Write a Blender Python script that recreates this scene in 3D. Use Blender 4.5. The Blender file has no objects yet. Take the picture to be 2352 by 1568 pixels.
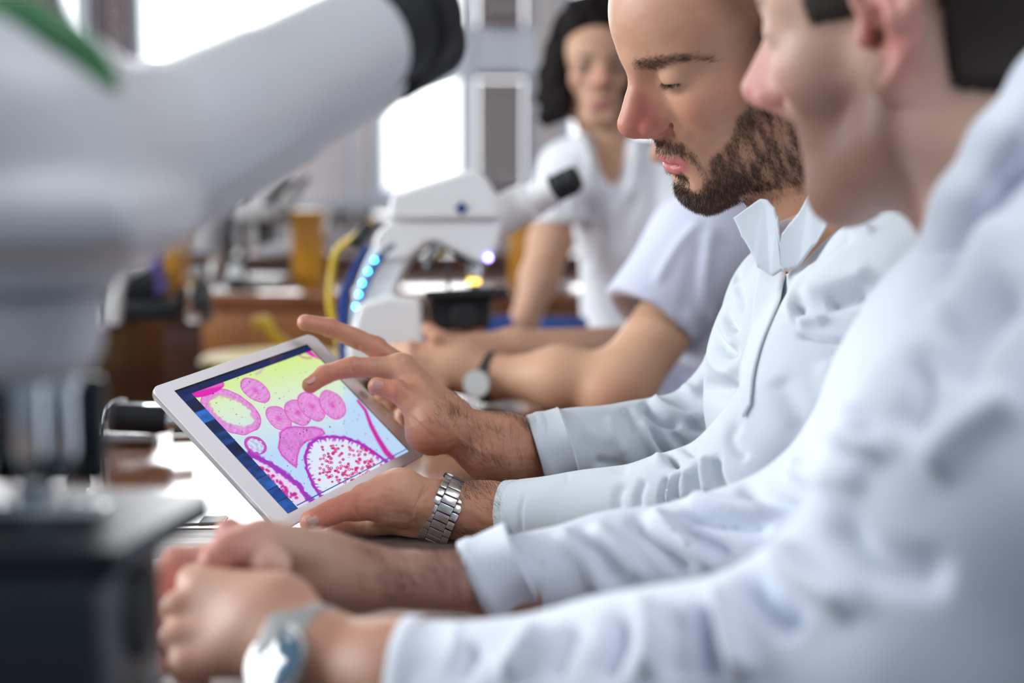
import bpy, bmesh, math, random, os
import numpy as np
from mathutils import Matrix, Vector
rng = np.random.default_rng(7)
random.seed(7)
SC = bpy.context.scene
COL = SC.collection

# ------------------------------------------------------------------ camera
CAM = np.array([0.0, 0.0, 1.05]); PITCH = math.radians(6.5); FPX = 50 / 36 * 2352
TABLE = 0.735
RT = np.array([1.0, 0, 0]); FW = np.array([0, math.cos(PITCH), -math.sin(PITCH)]); UP = np.array([0, math.sin(PITCH), math.cos(PITCH)])
cd = bpy.data.cameras.new('camera'); cam = bpy.data.objects.new('camera', cd); COL.objects.link(cam)
cam.location = CAM; cam.rotation_euler = (math.pi / 2 - PITCH, 0, 0)
cd.lens = 50; cd.sensor_width = 36; cd.clip_start = 0.02
cd.dof.use_dof = True; cd.dof.focus_distance = 1.235; cd.dof.aperture_fstop = 2.5
SC.camera = cam
# ------------------------------------------------------------------ view, sky, lights
SC.view_settings.view_transform = 'Standard'; SC.view_settings.look = 'None'
SC.view_settings.gamma = 1; SC.view_settings.use_curve_mapping = False
SC.view_settings.exposure = 0.2
try:
    SC.cycles.use_denoising = True; SC.cycles.denoiser = 'OPENIMAGEDENOISE'
    SC.cycles.max_bounces = 7; SC.cycles.diffuse_bounces = 4; SC.cycles.glossy_bounces = 3; SC.cycles.transmission_bounces = 4
    SC.cycles.sample_clamp_indirect = 8; SC.cycles.caustics_reflective = False; SC.cycles.caustics_refractive = False
except Exception: pass
w = bpy.data.worlds.new('sky'); SC.world = w; w.use_nodes = True
nt = w.node_tree; bgn = nt.nodes['Background']
tc = nt.nodes.new('ShaderNodeTexCoord'); sx = nt.nodes.new('ShaderNodeSeparateXYZ'); nt.links.new(tc.outputs['Generated'], sx.inputs[0])
mr = nt.nodes.new('ShaderNodeMapRange'); nt.links.new(sx.outputs['Y'], mr.inputs[0])
mr.inputs[1].default_value = 0.1; mr.inputs[2].default_value = 0.8; mr.inputs[3].default_value = 0.36; mr.inputs[4].default_value = 2.6
mz = nt.nodes.new('ShaderNodeMapRange'); nt.links.new(sx.outputs['Z'], mz.inputs[0]); mz.inputs[1].default_value = -.6; mz.inputs[2].default_value = .25; mz.inputs[3].default_value = .25; mz.inputs[4].default_value = 1
mm_ = nt.nodes.new('ShaderNodeMath'); mm_.operation = 'MULTIPLY'; nt.links.new(mr.outputs[0], mm_.inputs[0]); nt.links.new(mz.outputs[0], mm_.inputs[1]); nt.links.new(mm_.outputs[0], bgn.inputs['Strength'])
mcol = nt.nodes.new('ShaderNodeMix'); mcol.data_type = 'RGBA'; mcol.inputs[6].default_value = (.62, .78, 1.0, 1); mcol.inputs[7].default_value = (.96, .98, 1.0, 1)
mf_ = nt.nodes.new('ShaderNodeMapRange'); nt.links.new(sx.outputs['Y'], mf_.inputs[0]); mf_.inputs[1].default_value = -.2; mf_.inputs[2].default_value = .7
nt.links.new(mf_.outputs[0], mcol.inputs[0]); nt.links.new(mcol.outputs[2], bgn.inputs['Color'])
def area(name, loc, target, size, sizey, power, col):
    l = bpy.data.lights.new(name, 'AREA'); l.shape = 'RECTANGLE'; l.size = size; l.size_y = sizey; l.energy = power; l.color = col
    o = bpy.data.objects.new(name, l); COL.objects.link(o); o.location = loc
    o.rotation_euler = (Vector(target) - Vector(loc)).to_track_quat('-Z', 'Y').to_euler(); return o
area('window_daylight', (-4.2, 1.6, 2.1), (0, 1.2, 1.0), 3.4, 1.9, 205, (0.93, 0.97, 1.0))
area('window_daylight', (-1.6, 7.2, 2.6), (0, 1.6, 0.9), 5.0, 2.0, 260, (0.95, 0.98, 1.0))

area('overhead_fill_light', (.9, .2, 3.05), (.1, 1.1, .9), 1.8, 1.2, 30, (1.0, .97, .98))  # added overhead fill without a fixture, brightens the tablet bezel

# ------------------------------------------------------------------ helpers
def P(px, py, d):
    return CAM + RT * ((px - 1176) / FPX * d) + UP * ((784 - py) / FPX * d) + FW * d
def proj(V):
    q = np.asarray(V) - CAM; z = q @ FW
    return np.stack([1176 + FPX * (q @ RT) / z, 784 - FPX * (q @ UP) / z, z], -1)
def T(px, py, z=TABLE):
    r = P(px, py, 1.0) - CAM
    return CAM + r * ((z - CAM[2]) / r[2])
def nrm(v): v = np.asarray(v, float); return v / (np.linalg.norm(v) + 1e-12)
def loc_of(o):
    l = Vector(o.location)
    while o.parent: o = o.parent; l += Vector(o.location)
    return np.array(l)
def mesh_obj(name, V, F, mat, parent=None, smooth=True, cols=None, attr='tint'):
    V = np.asarray(V, float).reshape(-1, 3)
    if parent is not None: V = V - loc_of(parent)
    me = bpy.data.meshes.new(name)
    if isinstance(F, np.ndarray) and F.ndim == 2:
        n, k = F.shape
        me.vertices.add(len(V)); me.vertices.foreach_set('co', V.astype(np.float32).ravel())
        me.loops.add(n * k); me.loops.foreach_set('vertex_index', F.astype(np.int32).ravel())
        me.polygons.add(n); me.polygons.foreach_set('loop_start', np.arange(0, n * k, k, dtype=np.int32))
        try: me.polygons.foreach_set('loop_total', np.full(n, k, dtype=np.int32))
        except Exception: pass
        me.update(calc_edges=True); me.validate()
    else:
        me.from_pydata([tuple(v) for v in V], [], [tuple(int(i) for i in f) for f in F]); me.update()
    if smooth: me.polygons.foreach_set('use_smooth', np.ones(len(me.polygons), dtype=bool))
    if cols is not None:
        a = me.color_attributes.new(attr, 'FLOAT_COLOR', 'POINT')
        c = np.ones((len(V), 4), np.float32); c[:, :3] = cols; a.data.foreach_set('color', c.ravel())
    me.materials.append(mat)
    o = bpy.data.objects.new(name, me); COL.objects.link(o)
    if parent is not None: o.parent = parent
    return o
def thing(name, label, cat, loc, group=None):
    o = bpy.data.objects.new(name, None); COL.objects.link(o); o.location = tuple(float(v) for v in loc)
    o.empty_display_size = .05; o['label'] = label; o['category'] = cat
    if group: o['group'] = group
    return o
def tag(o, label, cat, group=None):
    o['label'] = label; o['category'] = cat
    if group: o['group'] = group
    return o

class MB:
    def __init__(s): s.V = []; s.F = []; s.n = 0
    def add(s, V, F):
        V = np.asarray(V, float).reshape(-1, 3); s.V.append(V); s.F += [tuple(int(i) + s.n for i in f) for f in F]; s.n += len(V); return s
    def box(s, c, size, R=None, bev=0.0, seg=2):
        bm = bmesh.new(); bmesh.ops.create_cube(bm, size=1)
        for v in bm.verts: v.co = Vector((v.co.x * size[0], v.co.y * size[1], v.co.z * size[2]))
        if bev > 0: bmesh.ops.bevel(bm, geom=bm.edges[:], offset=bev, segments=seg, profile=.5, affect='EDGES')
        bm.verts.index_update()
        V = np.array([v.co[:] for v in bm.verts]); F = [[v.index for v in f.verts] for f in bm.faces]; bm.free()
        if R is not None: V = V @ np.asarray(R).T
        return s.add(V + np.asarray(c), F)
    def lathe(s, prof, o, ax, seg=32, closed=True):
        """prof: list of (radius, distance along axis)"""
        ax = nrm(ax); t = nrm(np.cross(ax, [0.31, .2, .93] if abs(ax[2]) < .9 else [1, 0, 0])); b = np.cross(ax, t)
        th = np.linspace(0, 2 * np.pi, seg, endpoint=False); V = []
        for r, h in prof: V.append(np.asarray(o) + ax * h + r * (np.cos(th)[:, None] * t + np.sin(th)[:, None] * b))
        F = []
        for i in range(len(prof) - 1):
            for j in range(seg):
                k = (j + 1) % seg; F.append((i * seg + j, i * seg + k, (i + 1) * seg + k, (i + 1) * seg + j))
        if closed: F.append(tuple(range(seg))[::-1]); F.append(tuple((len(prof) - 1) * seg + j for j in range(seg)))
        return s.add(np.concatenate(V), F)
    def cyl(s, a, b, ra, rb=None, seg=28, bev=.0):
        rb = ra if rb is None else rb; a = np.asarray(a); b = np.asarray(b); L = np.linalg.norm(b - a)
        if bev > 0: pr = [(ra - bev, 0), (ra, bev), (rb, L - bev), (rb - bev, L)]
        else: pr = [(ra, 0), (rb, L)]
        return s.lathe(pr, a, b - a, seg)
    def tube(s, pts, r, seg=10, n=None):
        pts = spline(np.asarray(pts, float), n or len(pts) * 6); m = len(pts)
        rr = np.interp(np.linspace(0, 1, m), np.linspace(0, 1, len(np.atleast_1d(r))), np.atleast_1d(r)) if np.ndim(r) else np.full(m, r)
        tan = np.gradient(pts, axis=0); tan /= np.linalg.norm(tan, axis=1)[:, None] + 1e-12
        u = nrm(np.cross(tan[0], [0.3, .5, .8])); V = []; th = np.linspace(0, 2 * np.pi, seg, endpoint=False)
        for i in range(m):
            u = nrm(u - tan[i] * (u @ tan[i])); b = np.cross(tan[i], u)
            V.append(pts[i] + rr[i] * (np.cos(th)[:, None] * u + np.sin(th)[:, None] * b))
        F = [(i * seg + j, i * seg + (j + 1) % seg, (i + 1) * seg + (j + 1) % seg, (i + 1) * seg + j) for i in range(m - 1) for j in range(seg)]
        F.append(tuple(range(seg))[::-1]); F.append(tuple((m - 1) * seg + j for j in range(seg)))
        return s.add(np.concatenate(V), F)
    def extrude(s, pts, vec):
        """closed planar outline (world points) extruded along vec"""
        pts = np.asarray(pts, float); n = len(pts)
        F = [tuple(range(n)), tuple(range(2 * n - 1, n - 1, -1))] + [(i, i + n, (i + 1) % n + n, (i + 1) % n) for i in range(n)]
        return s.add(np.concatenate([pts, pts + np.asarray(vec)]), F)
    def obj(s, name, mat, parent=None, smooth=True, bev=0):
        o = mesh_obj(name, np.concatenate(s.V), s.F, mat, parent, smooth)
        bm = bmesh.new(); bm.from_mesh(o.data); bmesh.ops.recalc_face_normals(bm, faces=bm.faces[:]); bm.to_mesh(o.data); bm.free()
        if bev: m = o.modifiers.new('bevel', 'BEVEL'); m.width = bev; m.segments = 3; m.limit_method = 'ANGLE'
        if smooth:
            for e in o.data.edges: pass
            try: o.data.set_sharp_from_angle(angle=math.radians(40))
            except Exception: pass
        return o
def spline(p, n):
    """Catmull-Rom through the points"""
    if len(p) < 3: return p[0] + (p[-1] - p[0]) * np.linspace(0, 1, n)[:, None]
    q = np.concatenate([[2 * p[0] - p[1]], p, [2 * p[-1] - p[-2]]]); out = []
    for t in np.linspace(0, len(p) - 1 - 1e-9, n):
        i = int(t); u = t - i; a, b, c, d = q[i:i + 4]
        out.append(.5 * (2 * b + (c - a) * u + (2 * a - 5 * b + 4 * c - d) * u * u + (3 * b - a - 3 * c + d) * u ** 3))
    return np.array(out)

# ------------------------------------------------------------------ signed-distance sculpting
class Sdf:
    def __init__(s, h): s.h = h; s.ops = []
    def cap(s, a, b, ra, rb=None, k=.01, flat=None, op='u'):
        a = np.asarray(a, float); b = np.asarray(b, float); rb = ra if rb is None else rb; r = max(ra, rb) * (1 if flat is None else max(1, 1 / flat[1]) * 1.0)
        s.ops.append(('c', op, k, np.minimum(a, b) - r, np.maximum(a, b) + r, (a, b, ra, rb, flat))); return s
    def chain(s, pts, rad, k=.006, **kw):
        for i in range(len(pts) - 1): s.cap(pts[i], pts[i + 1], rad[i], rad[i + 1], k, **kw)
        return s
    def ell(s, c, r, R=None, k=.01, op='u'):
        m = max(r); c = np.asarray(c, float); s.ops.append(('e', op, k, c - m, c + m, (c, np.asarray(r, float), R))); return s
    def box(s, c, hf, R=None, rd=.003, k=.004, op='u'):
        m = float(np.linalg.norm(hf)); c = np.asarray(c, float); s.ops.append(('b', op, k, c - m, c + m, (c, np.asarray(hf, float), R, rd))); return s
    def half(s, o, n):
        """cut away everything on the side the normal points to"""
        s.ops.append(('h', 's', 0.002, None, None, (np.asarray(o, float), nrm(n)))); return s
    @staticmethod
    def dist(kind, a, X, Y, Z):
        if kind == 'c':
            p, q, ra, rb, flat = a
            x, y, z = X - p[0], Y - p[1], Z - p[2]; v = q - p
            if flat is not None:
                n, f = flat; n = nrm(n); dn = (x * n[0] + y * n[1] + z * n[2]) * (f - 1); x = x + dn * n[0]; y = y + dn * n[1]; z = z + dn * n[2]; v = v + n * (v @ n) * (f - 1)
            t = np.clip((x * v[0] + y * v[1] + z * v[2]) / (v @ v + 1e-12), 0, 1)
            return np.sqrt((x - t * v[0]) ** 2 + (y - t * v[1]) ** 2 + (z - t * v[2]) ** 2) - (ra + (rb - ra) * t)
        c = a[0]; x, y, z = X - c[0], Y - c[1], Z - c[2]; R = a[2]
        if R is not None: x, y, z = (R[0][0] * x + R[1][0] * y + R[2][0] * z, R[0][1] * x + R[1][1] * y + R[2][1] * z, R[0][2] * x + R[1][2] * y + R[2][2] * z)
        if kind == 'e':
            r = a[1]; k0 = np.sqrt((x / r[0]) ** 2 + (y / r[1]) ** 2 + (z / r[2]) ** 2) + 1e-9
            k1 = np.sqrt((x / r[0] ** 2) ** 2 + (y / r[1] ** 2) ** 2 + (z / r[2] ** 2) ** 2) + 1e-9
            return k0 * (k0 - 1) / k1
        hf, rd = a[1], a[3]; qx, qy, qz = abs(x) - hf[0] + rd, abs(y) - hf[1] + rd, abs(z) - hf[2] + rd
        return np.sqrt(np.maximum(qx, 0) ** 2 + np.maximum(qy, 0) ** 2 + np.maximum(qz, 0) ** 2) + np.minimum(np.maximum(qx, np.maximum(qy, qz)), 0) - rd
    def mesh(s):
        h = s.h; us = [o for o in s.ops if o[1] == 'u']; mg = 3 * h + .25 * max(o[2] for o in us); lo = np.min([o[3] for o in us], 0) - mg; hi = np.max([o[4] for o in us], 0) + mg
        n = np.ceil((hi - lo) / h).astype(int) + 1; D = np.full(n, .05, np.float32)
        ax = [(lo[i] + h * np.arange(n[i])).astype(np.float32) for i in range(3)]
        for kind, op, k, bl, bh, a in s.ops:
            if kind == 'h':
                o, nn = a; d = (ax[0] - o[0])[:, None, None] * nn[0] + (ax[1] - o[1])[None, :, None] * nn[1] + (ax[2] - o[2])[None, None, :] * nn[2]
                D = np.maximum(D, d.astype(np.float32)); continue
            m = k + 3 * h + .006; i0 = np.clip(((bl - m - lo) / h).astype(int), 0, n - 1); i1 = np.clip(((bh + m - lo) / h).astype(int) + 2, 1, n)
            if np.any(i1 <= i0): continue
            sl = tuple(slice(i0[j], i1[j]) for j in range(3))
            X, Y, Z = ax[0][sl[0]][:, None, None], ax[1][sl[1]][None, :, None], ax[2][sl[2]][None, None, :]
            d = s.dist(kind, a, X, Y, Z).astype(np.float32); c = D[sl]
            if op == 'u': D[sl] = np.minimum(c, d) - np.maximum(k - abs(c - d), 0) ** 2 / (4 * k)
            elif op == 's': D[sl] = np.maximum(c, -d) + np.maximum(k - abs(c + d), 0) ** 2 / (4 * k)
        return surfnets(D, lo, h)
def surfnets(D, lo, h):
    S = D < 0; nx, ny, nz = D.shape
    cnt = np.zeros((nx - 1, ny - 1, nz - 1), np.uint8)
    for a in (0, 1):
        for b in (0, 1):
            for c in (0, 1): cnt += S[a:nx - 1 + a, b:ny - 1 + b, c:nz - 1 + c]
    act = (cnt > 0) & (cnt < 8); I = np.argwhere(act); idx = np.full(cnt.shape, -1, np.int32); idx[act] = np.arange(len(I))
    acc = np.zeros((len(I), 3)); num = np.zeros(len(I)); cor = [(a, b, c) for a in (0, 1) for b in (0, 1) for c in (0, 1)]
    val = {c: D[I[:, 0] + c[0], I[:, 1] + c[1], I[:, 2] + c[2]] for c in cor}
    for c in cor:
        for ax in range(3):
            if c[ax]: continue
            e = list(c); e[ax] = 1; e = tuple(e); v0, v1 = val[c], val[e]; m = (v0 < 0) != (v1 < 0)
            t = np.where(m, v0 / np.where(m, v0 - v1, 1), 0); p = np.array(c, float) + np.zeros((len(I), 3)); p[:, ax] += t
            acc[m] += p[m]; num[m] += 1
    V = lo + h * (I + acc / num[:, None]); Q = []
    for ax in range(3):
        o1, o2 = [(1, 2), (2, 0), (0, 1)][ax]
        sl0 = [slice(1, -1)] * 3; sl1 = [slice(1, -1)] * 3; sl0[ax] = slice(0, -1); sl1[ax] = slice(1, None)
        A, B = S[tuple(sl0)], S[tuple(sl1)]; E = np.argwhere(A != B)
        if len(E) == 0: continue
        inside = A[E[:, 0], E[:, 1], E[:, 2]]; off = np.ones(3, int); off[ax] = 0; E = E + off
        def g(d1, d2):
            J = E.copy(); J[:, o1] += d1; J[:, o2] += d2; return idx[J[:, 0], J[:, 1], J[:, 2]]
        q = np.stack([g(-1, -1), g(0, -1), g(0, 0), g(-1, 0)], 1); q[~inside] = q[~inside][:, ::-1]; Q.append(q)
    Q = np.concatenate(Q); Q = Q[(Q >= 0).all(1)]
    return V, Q
def vnormals(V, F):
    n = np.cross(V[F[:, 2]] - V[F[:, 0]], V[F[:, 3]] - V[F[:, 1]]); N = np.zeros_like(V)
    for k in range(4):
        for a in range(3): N[:, a] += np.bincount(F[:, k], n[:, a], len(V))
    return N / (np.linalg.norm(N, axis=1)[:, None] + 1e-12)
def relax(V, F, it=1, f=.5):
    for _ in range(it):
        A = np.zeros_like(V); c = np.zeros(len(V))
        for k in range(4):
            i, j = F[:, k], F[:, (k + 1) % 4]
            for a in range(3): A[:, a] += np.bincount(i, V[j, a], len(V)) + np.bincount(j, V[i, a], len(V))
            c += np.bincount(i, minlength=len(V)) + np.bincount(j, minlength=len(V))
        V = V + f * (A / np.maximum(c, 1)[:, None] - V)
    return V
def wnoise(V, freq, seed, n=10, aniso=None):
    r = np.random.default_rng(seed); o = np.zeros(len(V))
    W = V if aniso is None else V @ np.asarray(aniso).T
    for _ in range(n):
        k = r.normal(size=3); k *= freq * r.uniform(.6, 1.5) / np.linalg.norm(k); o += np.sin(W @ k * 2 * np.pi + r.uniform(0, 6.28))
    return o / math.sqrt(n)
def polydist(Q, pts):
    """distance of 2-D points Q to a polyline, and position 0..1 along it"""
    pts = np.asarray(pts, float); best = np.full(len(Q), 1e9); tt = np.zeros(len(Q)); L = np.r_[0, np.cumsum(np.linalg.norm(np.diff(pts, axis=0), axis=1))]
    for i in range(len(pts) - 1):
        a, v = pts[i], pts[i + 1] - pts[i]; t = np.clip(((Q - a) @ v) / (v @ v + 1e-9), 0, 1); d = np.linalg.norm(Q - a - t[:, None] * v, axis=1)
        m = d < best; best[m] = d[m]; tt[m] = (L[i] + t[m] * np.sqrt(v @ v)) / L[-1]
    return best, tt
def inpoly(Q, poly):
    poly = np.asarray(poly, float); c = np.zeros(len(Q), bool); j = len(poly) - 1
    for i in range(len(poly)):
        a, b = poly[i], poly[j]
        c ^= ((a[1] > Q[:, 1]) != (b[1] > Q[:, 1])) & (Q[:, 0] < (b[0] - a[0]) * (Q[:, 1] - a[1]) / (b[1] - a[1] + 1e-9) + a[0]); j = i
    return c
def softpoly(Q, poly, w):
    d, _ = polydist(Q, list(poly) + [poly[0]]); ins = inpoly(Q, poly); return np.clip(.5 + np.where(ins, d, -d) / (2 * w), 0, 1)
def folds(V, F, strokes, seen=True):
    """raise (+) or press (-) cloth along fold lines: (points, width px, height m)"""
    N = vnormals(V, F); q = proj(V); Q = q[:, :2]; view = CAM - V; view /= np.linalg.norm(view, axis=1)[:, None]
    fac = np.clip((N * view).sum(1) * 2.2 - .05, 0, 1); disp = np.zeros(len(V))
    for st in strokes:
        pts, wd, a = st[:3]; p = spline(np.asarray(pts, float), max(6, 5 * len(pts)))
        bb = (Q[:, 0] > p[:, 0].min() - 3 * wd) & (Q[:, 0] < p[:, 0].max() + 3 * wd) & (Q[:, 1] > p[:, 1].min() - 3 * wd) & (Q[:, 1] < p[:, 1].max() + 3 * wd)
        if not bb.any(): continue
        d, t = polydist(Q[bb], p); e = np.clip(np.minimum(t, 1 - t) * 5, 0, 1) ; e = e * e * (3 - 2 * e)
        disp[bb] += a * np.exp(-(d / wd) ** 2) * e
    return V + N * (disp * fac)[:, None]
def merge(parts):
    V = []; F = []; n = 0; C = []
    for p in parts: V.append(p[0]); F.append(np.asarray(p[1]) + n); n += len(p[0]); C.append(p[2] if len(p) > 2 else np.ones((len(p[0]), 3)))
    return np.concatenate(V), np.concatenate(F), np.concatenate(C)
def strands(roots, nrms, dirs, length, width, segs=3, bend=.3, jit=.25, col=None, curl=0):
    n = len(roots); L = length * rng.uniform(.6, 1.2, n) if np.ndim(length) == 0 else length
    d = dirs + rng.normal(size=(n, 3)) * jit; d /= np.linalg.norm(d, axis=1)[:, None]
    side = np.cross(d, rng.normal(size=(n, 3))); side /= np.linalg.norm(side, axis=1)[:, None] + 1e-9
    V = np.zeros((n, segs * 2 + 1, 3)); p = roots - nrms * .0006; ph = rng.uniform(0, 6.28, n)
    for i in range(segs):
        wd = width * (1 - .6 * i / segs); V[:, 2 * i] = p - side * wd / 2; V[:, 2 * i + 1] = p + side * wd / 2
        p = p + d * (L / segs)[:, None] + (side * np.sin(ph + i * 2.1)[:, None] * (curl * L / segs)[:, None] if curl else 0)
        d = d * (1 - bend / segs) + (dirs - nrms * .25) * (bend / segs); d /= np.linalg.norm(d, axis=1)[:, None]
    V[:, 2 * segs] = p
    base = (np.arange(n) * (segs * 2 + 1))[:, None]; F = []
    for i in range(segs - 1): F.append(base + np.array([[2 * i, 2 * i + 1, 2 * i + 3, 2 * i + 2]]))
    F.append(base + np.array([[2 * segs - 2, 2 * segs - 1, 2 * segs, 2 * segs]]))
    F4 = np.concatenate(F[:-1]) if len(F) > 1 else np.zeros((0, 4), int); F3 = F[-1][:, :3]
    Fl = [tuple(f) for f in F4] + [tuple(f) for f in F3]
    c = np.repeat(col if col is not None else np.ones((n, 3)), segs * 2 + 1, axis=0)
    return V.reshape(-1, 3), Fl, c

# ------------------------------------------------------------------ materials
def mat(name, col=(.8, .8, .8), rough=.5, metal=0, spec=.5, noise=None, bump=None, tint=None, sss=0, emis=None, estr=1, coat=0, alpha=None, trans=0, wood=None, sheen=0, wscale=1):
    m = bpy.data.materials.new(name); m.use_nodes = True; t = m.node_tree; b = t.nodes['Principled BSDF']; N = t.nodes.new; K = t.links.new
    b.inputs['Roughness'].default_value = rough; b.inputs['Metallic'].default_value = metal
    b.inputs['Specular IOR Level'].default_value = spec; b.inputs['Coat Weight'].default_value = coat; b.inputs['Coat Roughness'].default_value = .08
    b.inputs['Sheen Weight'].default_value = sheen
    if trans: b.inputs['Transmission Weight'].default_value = trans
    src = None; c4 = (*col, 1); geo = N('ShaderNodeTexCoord')
    if tint:
        a = N('ShaderNodeAttribute'); a.attribute_name = tint; mx = N('ShaderNodeMix'); mx.data_type = 'RGBA'; mx.blend_type = 'MULTIPLY'; mx.inputs[0].default_value = 1
        mx.inputs[6].default_value = c4; K(a.outputs['Color'], mx.inputs[7]); src = mx.outputs[2]
    if noise:
        sc, amt, c2 = noise; n = N('ShaderNodeTexNoise'); n.inputs['Scale'].default_value = sc; n.inputs['Detail'].default_value = 5; K(geo.outputs['Object'], n.inputs['Vector'])
        r = N('ShaderNodeMapRange'); r.inputs[1].default_value = .35; r.inputs[2].default_value = .7; r.inputs[4].default_value = amt; K(n.outputs[0], r.inputs[0])
        mx = N('ShaderNodeMix'); mx.data_type = 'RGBA'; mx.blend_type = 'MULTIPLY'; K(r.outputs[0], mx.inputs[0])
        if src: K(src, mx.inputs[6])
        else: mx.inputs[6].default_value = c4
        mx.inputs[7].default_value = (*c2, 1); src = mx.outputs[2]
    if wood:
        c2, stretch = wood; mp = N('ShaderNodeMapping'); mp.inputs['Scale'].default_value = stretch; K(geo.outputs['Object'], mp.inputs[0])
        n = N('ShaderNodeTexNoise'); n.inputs['Scale'].default_value = 6 * wscale; n.inputs['Detail'].default_value = 8; n.inputs['Distortion'].default_value = .6; K(mp.outputs[0], n.inputs['Vector'])
        r = N('ShaderNodeMapRange'); r.inputs[1].default_value = .35; r.inputs[2].default_value = .65; K(n.outputs[0], r.inputs[0])
        mx = N('ShaderNodeMix'); mx.data_type = 'RGBA'; mx.inputs[6].default_value = c4; mx.inputs[7].default_value = (*c2, 1); K(r.outputs[0], mx.inputs[0]); src = mx.outputs[2]
        rr = N('ShaderNodeMapRange'); rr.inputs[3].default_value = rough * .7; rr.inputs[4].default_value = rough * 1.5; K(n.outputs[0], rr.inputs[0]); K(rr.outputs[0], b.inputs['Roughness'])
    if src: K(src, b.inputs['Base Color'])
    else: b.inputs['Base Color'].default_value = c4
    if bump:
        last = None
        for sc, st, ds in (bump if isinstance(bump, list) else [bump]):
            n = N('ShaderNodeTexNoise'); n.inputs['Scale'].default_value = sc; n.inputs['Detail'].default_value = 3; K(geo.outputs['Object'], n.inputs['Vector'])
            bp = N('ShaderNodeBump'); bp.inputs['Strength'].default_value = st; bp.inputs['Distance'].default_value = ds; K(n.outputs[0], bp.inputs['Height'])
            if last: K(last.outputs[0], bp.inputs['Normal'])
            last = bp
        K(last.outputs[0], b.inputs['Normal'])
    if sss:
        b.inputs['Subsurface Weight'].default_value = sss; b.inputs['Subsurface Radius'].default_value = (1, .35, .2); b.inputs['Subsurface Scale'].default_value = .006
    if emis: b.inputs['Emission Color'].default_value = (*emis, 1); b.inputs['Emission Strength'].default_value = estr
    return m
M = {}
M['skin_a'] = mat('skin_warm', (.60, .335, .215), .46, spec=.4, tint='tint', noise=(45, .35, (.82, .62, .55)), bump=[(900, .12, .0006), (160, .18, .0012)], sss=.25)
M['skin_b'] = mat('skin_pale', (.66, .43, .33), .47, spec=.4, tint='tint', noise=(40, .3, (.85, .68, .6)), bump=(500, .1, .0006), sss=.25)
M['skin_c'] = mat('skin_tan', (.60, .36, .23), .5, spec=.35, tint='tint', noise=(30, .3, (.85, .68, .6)))
M['skin_d'] = mat('skin_olive', (.60, .36, .24), .5, spec=.35, tint='tint', noise=(30, .3, (.85, .68, .6)))
M['hair'] = mat('dark_brown_hair', (.050, .031, .021), .45, spec=.4, tint='tint')
M['hair_black'] = mat('black_hair', (.012, .009, .009), .8, spec=.15, bump=(60, .8, .01))
M['hair_short'] = mat('short_brown_hair', (.030, .021, .017), .6, spec=.3, bump=(500, .6, .003))
M['coat_a'] = mat('cotton_white_teal', (.60, .655, .70), .85, spec=.15, bump=[(1400, .15, .0004), (35, .25, .004)], sheen=.15)
M['coat_b'] = mat('cotton_white_blue', (.68, .73, .81), .85, spec=.15, bump=(30, .15, .004), sheen=.15)
M['coat_c'] = mat('cotton_lilac', (.64, .67, .80), .85, spec=.15, bump=(30, .15, .004))
M['coat_d'] = mat('cotton_white', (.84, .86, .90), .85, spec=.15, bump=(30, .15, .004))
M['undershirt'] = mat('undershirt', (.62, .58, .57), .9)
M['nail'] = mat('fingernail', (.56, .31, .255), .34, spec=.35)
M['eye'] = mat('eye', (.75, .72, .70), .1, tint='tint')
M['steel'] = mat('brushed_steel', (.60, .59, .58), .30, 1, bump=(300, .05, .0003))
M['steel_dark'] = mat('dark_steel', (.10, .10, .11), .3, 1)
M['chrome'] = mat('chrome', (.75, .78, .80), .12, 1)
M['black'] = mat('black_plastic', (.012, .014, .016), .42)
M['black_rubber'] = mat('black_rubber', (.016, .018, .020), .7, spec=.3)
M['gun'] = mat('stage_black', (.010, .014, .017), .36, spec=.4)
M['mic_white'] = mat('enamel_white', (.62, .645, .66), .38, noise=(8, .2, (.93, .93, .93)))
M['mic_bright'] = mat('enamel_bright', (.86, .87, .86), .4)
M['mic_grey'] = mat('enamel_grey', (.46, .46, .46), .4)
M['green'] = mat('green_band', (.045, .20, .075), .5)
M['blue'] = mat('blue_enamel', (.01, .05, .22), .35)
M['brass'] = mat('yellow_ring', (.75, .45, .05), .25, .6)
M['led'] = mat('led_cyan', (.1, .5, .9), .3, emis=(.05, .50, 1.0), estr=26)
M['led_violet'] = mat('led_violet', (.3, .2, .9), .3, emis=(.28, .22, 1.0), estr=14)
M['ring_glow'] = mat('ring_glow_warm', (.9, .7, .2), .3, emis=(1, .62, .08), estr=3.5)  # yellow objective ring, given a glow of its own
M['strap_black'] = mat('black_leather', (.014, .014, .016), .55)
M['strap_grey'] = mat('grey_strap', (.34, .34, .33), .5, .3)
M['dial_white'] = mat('white_dial', (.62, .64, .62), .2, coat=.5)
M['dial_blue'] = mat('blue_dial', (.05, .11, .17), .05, coat=1, spec=1)
M['tablet'] = mat('tablet_white', (.93, .91, .92), .16, coat=.6)
M['tablet_metal'] = mat('tablet_aluminium', (.62, .62, .65), .28, .9)
M['glass'] = mat('clear_glass', (.93, .97, .98), .03, trans=1, spec=.5)
M['slide_glass'] = mat('slide_glass', (.55, .62, .62), .08, spec=.8)
M['amber'] = mat('amber_glass', (.60, .28, .03), .2, coat=.5)
M['yellow'] = mat('yellow_plastic', (.78, .56, .03), .35)
M['paper'] = mat('paper', (.78, .78, .76), .7)
M['orange'] = mat('orange_stain', (.65, .20, .06), .4)
M['purple'] = mat('purple_glass', (.13, .10, .30), .2)
M['bluep'] = mat('blue_plastic', (.02, .08, .32), .4)
M['skydark'] = mat('brown_blind', (.095, .060, .065), .7)
M['wall'] = mat('wall_paint', (.60, .55, .55), .85, noise=(2, .2, (.92, .9, .9)))
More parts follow.
